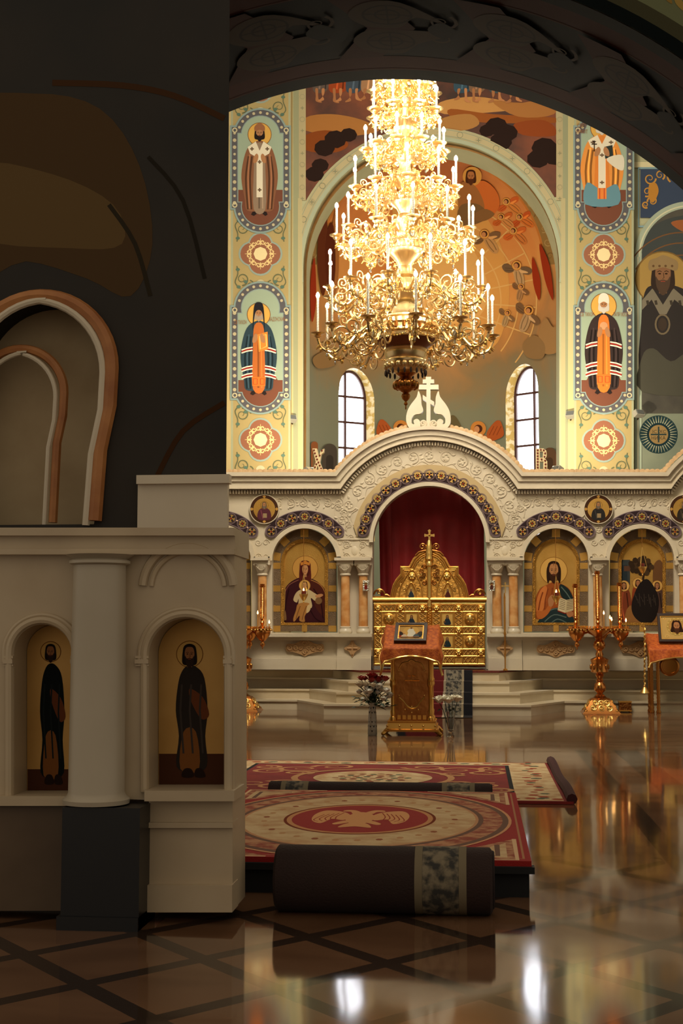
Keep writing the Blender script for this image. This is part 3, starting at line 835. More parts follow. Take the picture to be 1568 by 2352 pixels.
def strip(v0, v1, c, n=70):
    us = [-NR * 1.5 + NR * 3.0 * k / n for k in range(n + 1)]
    p.quads([(u, v0) for u in us], [(u, v1) for u in us], c)


W = YN2 - YN1
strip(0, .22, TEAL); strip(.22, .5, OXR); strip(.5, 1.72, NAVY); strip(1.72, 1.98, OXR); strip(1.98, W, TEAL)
for v in (.24, .5, 1.72): strip(v - .012, v + .012, (44, 20, 12))
per = 1.02; k0 = -5
for k in range(k0, 6):
    u0 = k * per + .2
    for s_ in (1,):
        # red wedge between two pale loops
        p.poly([(u0 - .5, .52), (u0 - .12, .52), (u0 + .2, 1.1), (u0 - .12, 1.7), (u0 - .5, 1.7), (u0 - .2, 1.1)], (38, 15, 9))
        for vv, sg in ((.86, 1), (1.36, -1)):
            p.poly(spl([(u0 - .34, vv), (u0 - .2, vv - .22), (u0 + .06, vv - .26), (u0 + .22, vv - .05), (u0 + .5, vv + sg * .18), (u0 + .1, vv + .2), (u0 - .2, vv + .2)]), SCR)
            p.line(circ(u0 - .02, vv - .02, .2, 20, .17), .02, (21, 18, 14), closed=True); p.line(circ(u0 - .02, vv - .02, .1, 14, .09), .02, (21, 18, 14), closed=True, same=True)
            p.line([(u0 - .22, vv), (u0 + .18, vv - .03)], .016, (21, 18, 14), same=True); p.line([(u0 - .02, vv - .2), (u0 - .02, vv + .16)], .016, (21, 18, 14), same=True)
            p.line(spiral(u0 + .42, vv + sg * .1, .14, .02, 1.3, 1.0, sg, 16), .035, SCR, taper=True)
        p.poly(spl([(u0 + .3, 1.1), (u0 + .42, .95), (u0 + .55, 1.1), (u0 + .42, 1.25)]), (9, 12, 14))
p.build('soffit_ornament', wall_front)
# laurel on the face above the arch
p = Paint(lambda u, v, d: Vector((NX + (NR + v) * math.sin(u / NR), YN1 - d - .002, NZ + (NR + v) * math.cos(u / NR))), 0.0003)
us = [-NR * 1.4 + NR * 2.8 * k / 70 for k in range(71)]
for v0, v1, c in [(0, .1, TEAL), (.1, .2, (64, 62, 44)), (.2, .62, (104, 108, 78)), (.62, .67, (70, 74, 56))]: p.quads([(u, v0) for u in us], [(u, v1) for u in us], c)
for k in range(-44, 45):
    u0 = k * .11
    for j, sg in enumerate((1, -1)):
        p.poly(spl([(u0, .41), (u0 + .05, .41 + sg * .045), (u0 + .12, .41 + sg * .1), (u0 + .2, .41 + sg * .11), (u0 + .13, .41 + sg * .05)]), (156, 128, 66) if (k + j) % 2 else (136, 108, 54), same=not (k == -44 and j == 0))
p.build('laurel_ornament', wall_front)

# ================================================================== dark pier on the left
YPF, YPB = 8.36, 8.78
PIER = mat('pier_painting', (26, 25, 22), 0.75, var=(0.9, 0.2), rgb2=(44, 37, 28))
xr = A(523, 600, YPB).x; xf = A(523, 600, YPF).x
na = A(70, 800, YPF); k_ = sc_at(YPF)
ncx = A(90, 900, YPF).x; nr = 178 * k_; nz = A(90, 850, YPF).z; nzb = A(90, 1205, YPF).z
hole = [(ncx - nr * .78, nzb), (ncx + nr * .78, nzb), (ncx + nr * 1.0, nz - nr * .7)] + [(ncx + nr * math.cos(PI * k / 28), nz + nr * math.sin(PI * k / 28)) for k in range(29)] + [(ncx - nr, nz - nr * .7)]
m = MB()
zd = A(400, 1106, YPF).z
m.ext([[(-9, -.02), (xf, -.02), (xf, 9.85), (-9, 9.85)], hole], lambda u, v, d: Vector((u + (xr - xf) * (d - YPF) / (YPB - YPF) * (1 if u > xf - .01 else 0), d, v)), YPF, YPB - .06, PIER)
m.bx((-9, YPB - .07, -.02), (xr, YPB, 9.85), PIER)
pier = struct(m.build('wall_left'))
m = MB(); m.bx((A(318, 1200, YPF).x, YPF - .03, -.01), (xf + .015, YPF + .02, zd), MARBLE); m.bx((A(318, 1200, YPF).x, YPF - .07, zd - .02), (xf + .03, YPF + .02, zd + .035), MARBLE)
m.build('dado', pier)
NB = mat('niche_back', (170, 146, 108), 0.7, var=(2.4, 0.25), rgb2=(196, 174, 136))
m = MB(); m.ext([hole], lambda u, v, d: Vector((u, d, v)), YPB - .075, YPB - .06, NB); m.build('niche_painting', pier)
OCH = mat('ochre_stone', (150, 92, 48), 0.5, var=(5, 0.2), rgb2=(178, 120, 66))
for s_, wd, mm_ in ((1.0, .11, OCH), (.62, .07, OCH)):
    m = MB(); cc = (ncx - (1 - s_) * nr * .9, nz - (1 - s_) * .35)
    pts = [(cc[0] + s_ * nr * .8, YPF - .02, nzb + .02), (cc[0] + s_ * nr * .86, YPF - .02, cc[1] - s_ * nr * 1.1), (cc[0] + s_ * nr * .98, YPF - .02, cc[1] - s_ * nr * .5)] + [(cc[0] + s_ * nr * math.cos(PI * k / 24), YPF - .02, cc[1] + s_ * nr * math.sin(PI * k / 24)) for k in range(25)] + [(cc[0] - s_ * nr, YPF - .02, cc[1] - s_ * nr * .5)]
    pts = [(x, y + (.12 if s_ < 1 else 0), z) for x, y, z in pts]
    m.tube(pts, wd * .42, mm_, 8); m.tube([(x - .05 if x > cc[0] else x + .05, y - .02, z - .03) for x, y, z in pts], wd * .22, MARBLE, 8)
    m.build('niche_moulding', pier)
# faint painted arcs on the pier, and the chandelier's streaks of light
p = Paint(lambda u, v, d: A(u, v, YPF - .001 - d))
p.poly(spl([(-60, 260), (80, 215), (230, 250), (320, 380), (350, 560), (300, 680), (200, 640), (60, 600), (-60, 620)]), (78, 60, 40))  # lighter brown patches: reflected chandelier light put into the wall colour
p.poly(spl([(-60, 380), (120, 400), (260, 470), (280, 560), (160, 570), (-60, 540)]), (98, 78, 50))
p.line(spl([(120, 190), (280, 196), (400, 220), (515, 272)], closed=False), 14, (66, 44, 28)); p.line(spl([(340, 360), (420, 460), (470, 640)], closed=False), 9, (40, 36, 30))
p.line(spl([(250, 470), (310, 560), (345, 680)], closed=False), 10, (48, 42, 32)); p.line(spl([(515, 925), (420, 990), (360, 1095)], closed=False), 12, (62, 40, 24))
p.build('arcs_and_streak_glow', pier)
# ================================================================== marble icon screen
YS = 19.6
SC = sc_at(YS)
fs = onY(YS)
screen = thing('iconostasis', 'white carved marble icon screen with a wide central arch on the stepped platform', 'icon screen', (XC, YS, ZP))
DC = (986, 1253)     # middle arch centre (px on the screen plane)
ARCHX = [503, 700, 1276, 1473, 1672]
RA = 75; SPR = 1288; YB = 1537; SILL = 1457


def arch_loop(cx, cy, r, yb, n=28): return [(cx + r, yb)] + arc(cx, cy, r, 0, 180, n) + [(cx - r, yb)]


def top_line(r, yl, x0, x1):
    """flat line at yl, rising over the middle arch and a second arch far right"""
    out = [(x0, yl)]
    for cx in (DC[0], 1740):
        h = DC[1] - yl; a = math.degrees(math.asin(min(1, h / r)))
        out += arc(cx, DC[1], r, 180 - a, a, 44)
    return [q for q in out if q[0] <= x1] + [(x1, out[-1][1])]


X0, X1 = 425, 1700
m = MB()
tl = top_line(246, 1116, X0, X1)
outline = [(X0, YB), (X0, 1116)] + tl[1:] + [(X1, YB)]
TH = .3
hol = [arch_loop(cx, SPR, RA, SILL - 4) for cx in ARCHX if cx + RA < X1 - 4]
dl = [(DC[0] + 131, YB + 2)] + arc(DC[0], 1246, 131, 0, 180, 40) + [(DC[0] - 131, YB + 2)]
outline = [(X0, YB), (X0, 1116)] + tl[1:] + [(X1, YB)] + [(q[0], q[1] if i not in (0, len(dl) - 1) else YB) for i, q in enumerate(dl)]
m.ext([outline] + hol, lambda u, v, d: A(u, v, YS) + Vector((0, d, 0)), 0, TH, MARBLE)
m.build('wall_panel', screen)


def band(r0, r1, y0, y1, d0, d1, name, mm_, x0=X0, x1=X1):
    a = top_line(r0, y0, x0, x1); c = top_line(r1, y1, x0, x1)
    n = min(len(a), len(c)); mb = MB()
    # outer line a (upper), lower line c, as a swept strip
    a = a[:n]; c = c[:n]
    rows = []
    for (u, v), (u2, v2) in zip(a, c):
        A0, C0 = A(u, v, YS), A(u2, v2, YS)
        rows.append([A0 + Vector((0, d1, 0)), A0 + Vector((0, d0, 0)), C0 + Vector((0, d0, 0)), C0 + Vector((0, d1, 0))])
    for i in range(n - 1):
        vs = rows[i] + rows[i + 1]
        mb.add(vs, [(0, 1, 5, 4), (1, 2, 6, 5), (2, 3, 7, 6), (3, 0, 4, 7)], mm_)
    mb.add(rows[0], [(0, 1, 2, 3)], mm_); mb.add(rows[-1], [(3, 2, 1, 0)], mm_)
    return mb


def arcr(r, y0):  # matching radius so the two arcs keep the same number of points
    return r


mb = band(270, 262, 1088, 1097, -.2, .25, 'cornice', MARBLE)
mb.merge(band(262, 250, 1097, 1108, -.15, .25, 'cornice', MARBLE)); mb.merge(band(250, 242, 1108, 1122, -.12, .2, 'cornice', MARBLE)); mb.merge(band(242, 239, 1122, 1125, -.14, .02, 'cornice', MARBLE))
mb.build('cornice', screen)
# dentils and scalloped cresting follow the same line
def walk(line, stepl):
    out = []; acc = 0
    for (x0, y0), (x1, y1) in zip(line[:-1], line[1:]):
        L_ = math.hypot(x1 - x0, y1 - y0)
        while acc <= L_ and L_ > 0:
            t = acc / L_; out.append((x0 + (x1 - x0) * t, y0 + (y1 - y0) * t, math.atan2(y1 - y0, x1 - x0))); acc += stepl
        acc -= L_
    return out


mb = MB()
for x, y, a in walk(top_line(233, 1131, X0, X1), 6.6):
    mb.box(A(x, y, YS) + Vector((0, -.03, 0)), (.025, .07, .05), MARBLE, Matrix.Rotation(a, 3, 'Y'))
mb.build('dentil_row', screen)
SHELL = mat('shell_stone', (176, 140, 96), 0.6, var=(14, 0.2), rgb2=(200, 168, 124))
mb = MB()
for i, (x, y, a) in enumerate(walk(top_line(273, 1086, X0, X1), 11.5)):
    c = A(x, y, YS) + Vector((0, -.02, 0)); r = .052
    Mx = Matrix.Rotation(a, 3, 'Y')
    fan = [Vector((0, -.03, -.01))] + [Vector((r * math.cos(PI * k / 8), -.012, r * 1.05 * math.sin(PI * k / 8))) for k in range(9)]
    bk = [q + Vector((0, .05, 0)) for q in fan]
    mb.add([c + Mx @ q for q in fan + bk], [(0, k, k + 1) for k in range(1, 9)] + [(10, k + 11, k + 10) for k in range(1, 9)] + [(k, k + 10, k + 11, k + 1) for k in range(1, 9)] + [(0, 10, 11, 1), (9, 19, 10, 0)], SHELL)
mb.build('cresting', screen, ang=20)
# low relief: vine scrolls and rosettes
rel = MB()


def carve(name):
    global rel
    if rel.v: rel.build(name, screen)
    rel = MB()


def relief(pts, r=.011, dd=.004): rel.tube([A(x, y, YS) + Vector((0, -dd, 0)) for x, y in pts], [r * (1 - .6 * k / (len(pts) - 1)) for k in range(len(pts))], CARVED, 5)


def flower(x, y, s_, d=1, a=0.0):
    carve('carved_leaf'); relief(spiral(x, y, s_, s_ * .2, 1.6, a, d, 24), .010)
    for k in range(5):
        b_ = a + 2 * PI * k / 5; rel.ball(A(x + s_ * .42 * math.cos(b_), y + s_ * .42 * math.sin(b_), YS), (SC * s_ * .24, .012, SC * s_ * .18), CARVED, 6, 4)
    for k in range(3):
        b_ = a + 2.1 * k; x1, y1 = x + s_ * 1.25 * math.cos(b_), y + s_ * 1.25 * math.sin(b_)
        rel.ball(A(x1, y1, YS), (SC * s_ * .36, .012, SC * s_ * .2), CARVED, 6, 4, Matrix.Rotation(b_, 3, 'Y'))
    carve('carved_rosette')


for k in range(15):
    a = math.radians(16 + 148 * k / 14); flower(DC[0] + 206 * math.cos(a), DC[1] - 206 * math.sin(a), 15, 1 if k % 2 else -1, k)
    a2 = a + .09
    for rr in (186, 226): carve('carved_leaf'); relief(spl([(DC[0] + rr * math.cos(a2 - .08), DC[1] - rr * math.sin(a2 - .08)), (DC[0] + (rr + 8) * math.cos(a2), DC[1] - (rr + 8) * math.sin(a2)), (DC[0] + rr * math.cos(a2 + .08), DC[1] - rr * math.sin(a2 + .08))], closed=False), .008)
for x in [640, 668, 696, 724, 752, 778] + [1208, 1234, 1262, 1290, 1318, 1420, 1446, 1474, 1502, 1528]: flower(x, 1155, 11, 1 if (x // 10) % 2 else -1, x)
for x, y in [(790, 1180), (800, 1206), (806, 1236), (1180, 1180), (1168, 1206), (1162, 1236), (1194, 1166), (776, 1166), (1352, 1150), (1348, 1190), (1398, 1190), (1374, 1216)]: flower(x, y, 10, 1, x)
for cx in (814, 1159):
    carve('carved_leaf'); rel.ext([rect(cx - 40, 1236, cx + 40, 1240)], lambda u, v, d: A(u, v, YS) + Vector((0, d, 0)), -.02, 0, MARBLE); carve('string_course')
    for sx in (-1, 1):
        for sy in (-1, 1):
            flower(cx + sx * 19, 1265 + sy * 13, 9, sx * sy, sx + sy)
            relief(spiral(cx + sx * 32, 1265 + sy * 18, 7, 1.5, 1.2, 0, -sx * sy, 14), .008)
    rel.ball(A(cx, 1265, YS), (.05, .012, .07), CARVED, 8, 6)
for cx in (1373, 602, 1572):
    for sy in (-1, 1):
        for sx in (-1, 1): carve('carved_leaf'); relief(spiral(cx + sx * 9, 1262 + sy * 16, 8, 1.5, 1.4, 0, sx * sy, 16), .008)
carve('carved_leaf')
# plain rings round the arches
mb = MB()
for cx, cy, r0, r1, dd, a0, a1 in [(DC[0], 1246, 129, 138, -.07, 0, 180)] + [(c, SPR, RA - 1, RA + 9, -.05, 0, 180) for c in ARCHX[:4]]:
    o1, i1 = arc(cx, cy, r1, a0, a1, 36), arc(cx, cy, r0, a0, a1, 36)
    mb.ext([o1 + i1[::-1]], lambda u, v, d: A(u, v, YS) + Vector((0, d, 0)), dd, 0, MARBLE)
    mb.build('arch_ring', screen); mb = MB()
mb = MB(); o1 = arc(DC[0], 1246, 178, 12, 168, 40); i1 = arc(DC[0], 1252, 166, 6, 174, 40)
mb.ext([o1 + i1[::-1]], lambda u, v, d: A(u, v, YS) + Vector((0, d, 0)), -.03, 0, mat('cream_stone', (186, 162, 116), .5)); mb.build('arch_fillet', screen)


def mosaic(cx, cy, rm, hw, a0, a1, n, name='mosaic_band'):
    p = Paint(lambda u, v, d: A(u, v, YS) + Vector((0, -.028 - d, 0)), .0003)
    base = (52, 40, 42)
    o1, i1 = arc(cx, cy, rm + hw, a0, a1, 48), arc(cx, cy, rm - hw, a0, a1, 48)
    def cap(a, s_):
        c = (cx + rm * math.cos(math.radians(a)), cy - rm * math.sin(math.radians(a))); return [(c[0] + hw * math.cos(math.radians(a + s_ * (180 * k / 10))), c[1] - hw * math.sin(math.radians(a + s_ * 180 * k / 10))) for k in range(1, 10)]
    loop = o1 + cap(a1, 1) + i1[::-1] + [(2 * cx * 0 + q[0], q[1]) for q in cap(a0, -1)][::-1]
    p.mb.ext([loop], lambda u, v, d: A(u, v, YS) + Vector((0, d, 0)), -.028, 0, P(base))
    p.line(loop, 1.6, (122, 104, 108), closed=True)
    for k in range(n):
        a = math.radians(a0 + (a1 - a0) * k / (n - 1)); x, y = cx + rm * math.cos(a), cy - rm * math.sin(a)
        p.line(circ(x, y, hw * .86, 22), 1.3, (126, 106, 104), closed=True); p.line(circ(x, y, hw * .72, 22), .9, (110, 92, 96), closed=True, same=True)
        g = mat('mosaic_gold', (206, 168, 96), .35, .6)
        r_ = -a + PI / 2
        if k % 2 == 0:
            for j in range(4):
                b_ = r_ + PI / 2 * j; p.line([(x, y), (x + hw * .6 * math.cos(b_), y + hw * .6 * math.sin(b_))], 2.6, g)
                e = (x + hw * .5 * math.cos(b_), y + hw * .5 * math.sin(b_)); p.line([(e[0] - 3.4 * math.sin(b_), e[1] + 3.4 * math.cos(b_)), (e[0] + 3.4 * math.sin(b_), e[1] - 3.4 * math.cos(b_))], 2.2, g, same=True)
        else:
            for j in range(8):
                b_ = r_ + PI / 4 * j; p.poly(circ(x + hw * .45 * math.cos(b_), y + hw * .45 * math.sin(b_), 2.4, 8), g, same=j > 0)
            for j in range(4):
                b_ = r_ + PI / 2 * j; p.line([(x, y), (x + hw * .5 * math.cos(b_), y + hw * .5 * math.sin(b_))], 1.2, g, same=True)
        p.poly(circ(x, y, 2.2, 10), (132, 36, 24))
        if k < n - 1:
            a = math.radians(a0 + (a1 - a0) * (k + .5) / (n - 1)); p.poly(circ(cx + rm * math.cos(a), cy - rm * math.sin(a), 1.8, 8), (214, 180, 150))
    return p.build(name, screen)


mosaic(DC[0], 1246, 155, 14.5, 10, 170, 17)
for cx in ARCHX[:4]: mosaic(cx, SPR, 101, 14, 41, 139, 7)
# columns
def column(cx, paired=True):
    y = YS - .14; k = SC
    z = lambda py: A(cx, py, y).z
    X = A(cx, 1400, y).x
    o = bpy.data.objects.new('column', None); COL.objects.link(o); o.location = (X, y, z(1455)); o.parent = screen; o.matrix_parent_inverse = PW(screen).inverted()
    sh = MB(); r = 10.6 * k
    sh.lathe([(r, z(1441)), (r * .98, z(1380)), (r * .93, z(1322))], ONYX, (X, y, 0), 24); sh.build('shaft', o)
    ba = MB(); ba.lathe([(r * 1.38, z(1455)), (r * 1.5, z(1452)), (r * 1.48, z(1448)), (r * 1.2, z(1445)), (r * 1.16, z(1443)), (r * 1.22, z(1440)), (r * 1.02, z(1438.5))], MARBLE, (X, y, 0), 24); ba.build('base', o)
    ca = MB(); ca.lathe([(r * 1.0, z(1323)), (r * 1.2, z(1321)), (r * 1.2, z(1319)), (r * 1.05, z(1317)), (r * 1.35, z(1309)), (r * 1.6, z(1302)), (r * 1.72, z(1297))], MARBLE, (X, y, 0), 24)
    zb = z(1297); zt = z(1288)
    ca.box((X, y + .01, (zb + zt) / 2), (r * 3.6, r * 3.0, zt - zb), MARBLE)
    for sx in (-1, 1): ca.ball((X + sx * r * 1.6, y - r * 1.1, zb), (r * .32, r * .3, r * .32), MARBLE, 8, 6)
    for s_ in (-1, 1): ca.tube([(X + s_ * r * (.2 + .9 * t), y - r * (1.12 + .42 * t), z(1315 - 14 * t)) for t in (0, .3, .6, 1)], .006, CARVED, 5)
    ca.tube([(X + r * .7 * math.cos(t), y - r * 1.5, z(1304) + r * .55 * math.sin(t)) for t in [k_ * .5 for k_ in range(13)]], .006, CARVED, 5)
    ca.build('capital', o)


for cx in (793, 834, 1141, 1179, 1373, 602, 1571): column(cx)
# frieze the capitals carry
mb = MB()
for x0, x1 in ((772, 855), (1118, 1202), (1352, 1394), (582, 622), (1550, 1592)):
    a, c = A(x0, 1283, YS), A(x1, 1289, YS); mb.bx((a.x, YS - .28, c.z), (c.x, YS, a.z), MARBLE)
    a, c = A(x0 + 2, 1279, YS), A(x1 - 2, 1283, YS); mb.bx((a.x, YS - .05, c.z), (c.x, YS, a.z), MARBLE)
    mb.build('impost', screen); mb = MB()
# sill and plinth
mb = MB()
for x0, x1 in ((X0, 855), (1118, X1)):
    for y0, y1, d in ((1455, 1463, .3), (1463, 1467, .26), (1467, 1471, .22)):
        a, c = A(x0, y0, YS - .2), A(x1, y1, YS - .2); mb.bx((a.x, YS - d, c.z), (c.x, YS, a.z), MARBLE)
    mb.build('sill', screen); mb = MB()
mb = MB()
for x0, x1, d in ((X0, 774, .14), (774, 853, .18), (1120, 1199, .18), (1199, X1, .14)):
    a, c = A(x0, 1470, YS - .15), A(x1, 1538, YS - .15); mb.bx((a.x, YS - d, ZP), (c.x, YS, a.z), MARBLE)
    e = A(x0, 1512, YS - .15).z; mb.bx((a.x, YS - d - .04, ZP), (c.x, YS, e), MARBLE); mb.bx((a.x, YS - d - .02, e), (c.x, YS, e + .035), MARBLE)
    mb.build('plinth', screen); mb = MB()


def applique(cx, cy, big):
    d = YS - (.155 if big else .195); mb = MB()
    f = lambda u, v, dd: A(cx + u, cy + v, d) + Vector((0, dd, 0))
    if big:
        mb.ext([spl([(-44, 0), (-40, -9), (-28, -9), (-18, -12), (-10, -16), (0, -20), (10, -16), (18, -12), (28, -9), (40, -9), (44, 0), (40, 8), (28, 9), (18, 12), (10, 15), (0, 19), (-10, 15), (-18, 12), (-28, 9), (-40, 8)])], f, -.02, .03, TAN)
        for x, y, r in [(-34, 0, 6), (34, 0, 6), (-20, 0, 6), (20, 0, 6), (0, -10, 6), (0, 9, 6), (-9, 0, 5), (9, 0, 5)]: mb.tube([f(a, b_, -.025) for a, b_ in spiral(x, y, r, 1.2, 1.5, x, 1 if x > 0 else -1, 18)], .012, TAN, 5)
    else:
        mb.ext([spl([(0, -20), (6, -10), (10, -6), (19, 0), (10, 6), (6, 10), (0, 20), (-6, 10), (-10, 6), (-19, 0), (-10, -6), (-6, -10)])], f, -.02, .03, TAN)
        mb.tube([f(0, -14, -.025), f(0, 14, -.025)], .013, TAN, 5); mb.tube([f(-12, 0, -.025), f(12, 0, -.025)], .013, TAN, 5)
    mb.build('applique', screen)


for cx, cy, b_ in ((700, 1488, 1), (809, 1489, 0), (1159, 1489, 0), (1276, 1491, 1), (1470, 1491, 1), (512, 1489, 1)): applique(cx, cy, b_)
# round icons in the spandrels
def roundel(cx, cy, robe):
    o = MB(); o.ext([circ(cx, cy, 34, 36)], lambda u, v, d: A(u, v, YS) + Vector((0, d, 0)), -.05, 0, MARBLE)
    o = o.build('roundel', screen)
    p = Paint(lambda u, v, d: A(u, v, YS) + Vector((0, -.052 - d, 0)))
    p.poly(circ(cx, cy, 32, 36), (66, 42, 28)); p.poly(circ(cx, cy, 25, 32), GLEAF)
    for sx, sy in ((0, 1), (0, -1), (1, 0), (-1, 0)): p.poly(circ(cx + sx * 28.5, cy + sy * 28.5, 4, 4), (186, 140, 70))
    p.poly(spl([(cx - 15, cy + 22), (cx - 14, cy + 6), (cx - 6, cy - 2), (cx + 6, cy - 2), (cx + 14, cy + 6), (cx + 15, cy + 22), (cx, cy + 26)]), robe)
    p.line([(cx - 8, cy + 2), (cx - 3, cy + 22)], 2, tuple(q * 1.5 for q in robe)); p.poly(rect(cx - 3, cy + 10, cx + 6, cy + 20), (150, 128, 92))
    p.line(circ(cx, cy - 9, 9, 20), .8, (140, 96, 40), closed=True); face(p, cx, cy - 9, 4, 5.6, (168, 118, 78), (90, 76, 60), (110, 98, 84)); p.build('painting', o)


for cx, r_ in ((1373, (44, 42, 40)), (608, (84, 44, 52)), (1569, (52, 44, 36))): roundel(cx, 1170, r_)
# three-bar cross with leaf scrolls on the crown
mb = MB(); cx = 984; f = lambda u, v, d: A(u, v, YS) + Vector((0, d - .04, 0))
mb.ext([[(979.5, 990), (979.5, 925), (971, 919), (971, 909), (979.5, 915), (979.5, 897), (962, 897), (962, 886), (979.5, 886), (979.5, 883), (971, 883), (971, 874), (978, 874), (978, 868), (990, 868), (990, 874), (997, 874), (997, 883), (988.5, 883), (988.5, 886), (1007, 886), (1007, 897), (988.5, 897), (988.5, 920), (997, 925), (997, 935), (988.5, 930), (988.5, 990)]], f, -.05, .05, MARBLE)
leaf = spl([(961, 900), (957, 914), (944, 931), (936, 946), (933, 962), (935, 976), (944, 988), (958, 990), (966, 980), (965, 970), (958, 964), (950, 968), (952, 976), (946, 974), (946, 962), (954, 954), (966, 952), (972, 944), (968, 930), (967, 914)], 3)
for L_ in (leaf, mir(leaf, cx)): mb.ext([L_], f, -.045, .045, MARBLE)
for sx in (-1, 1):
    mb.tube([f(cx + sx * 12 + a, 975 + b_, -.05) for a, b_ in spiral(0, 0, 8, 1.5, 1.5, 1.5, sx, 20)], .018, MARBLE, 6)
    mb.tube([f(cx + sx * 48, 985, -.02), f(cx + sx * 46, 994, -.02), f(cx + sx * 30, 996, -.02), f(cx + sx * 10, 992, -.02), f(cx, 990, -.02)], .03, MARBLE, 6)
mb.ext([[(936, 996), (938, 990), (1030, 990), (1032, 996), (1030, 1002), (938, 1002)]], f, -.07, .07, MARBLE)
mb.build('crest_cross', screen)
# ================================================================== curtain and royal doors
CUR = mat('red_curtain', (112, 10, 14), 0.75, var=(3, 0.2), rgb2=(132, 14, 18))
YC = 20.35
m = MB(); xa, xb = A(868, 1300, YC).x, A(1112, 1300, YC).x; zt = A(986, 1085, YC).z; zb = ZP + .02
pts = []; n = 160
for i in range(n + 1):
    t = i / n; x = xa + (xb - xa) * t
    pts.append((x, .045 * math.sin(t * 40) * (1.2 if t < .12 or t > .86 else .45) + .03 * math.sin(t * 17 + 1)))
rows = 10
vs = []; fs_ = []
for j in range(rows + 1):
    z = zb + (zt - zb) * j / rows
    pull = .0 + .05 * (1 - j / rows)
    for (x, y) in pts: vs.append((x + (pull if x < XC - .5 else 0), YC + y * (1.15 - .4 * j / rows), z))
for j in range(rows):
    for i in range(n): fs_.append((j * (n + 1) + i, j * (n + 1) + i + 1, (j + 1) * (n + 1) + i + 1, (j + 1) * (n + 1) + i))
m.add(vs, fs_, CUR); cu = m.build('altar_curtain', ang=80)
tag(cu, 'dark red altar curtain hanging behind the golden doors', 'curtain')
m = MB(); m.tube([(xa - .5, YC, zt - .02), (xb + .5, YC, zt - .02)], .02, DGOLD, 8)
m.build('curtain_rail', cu)

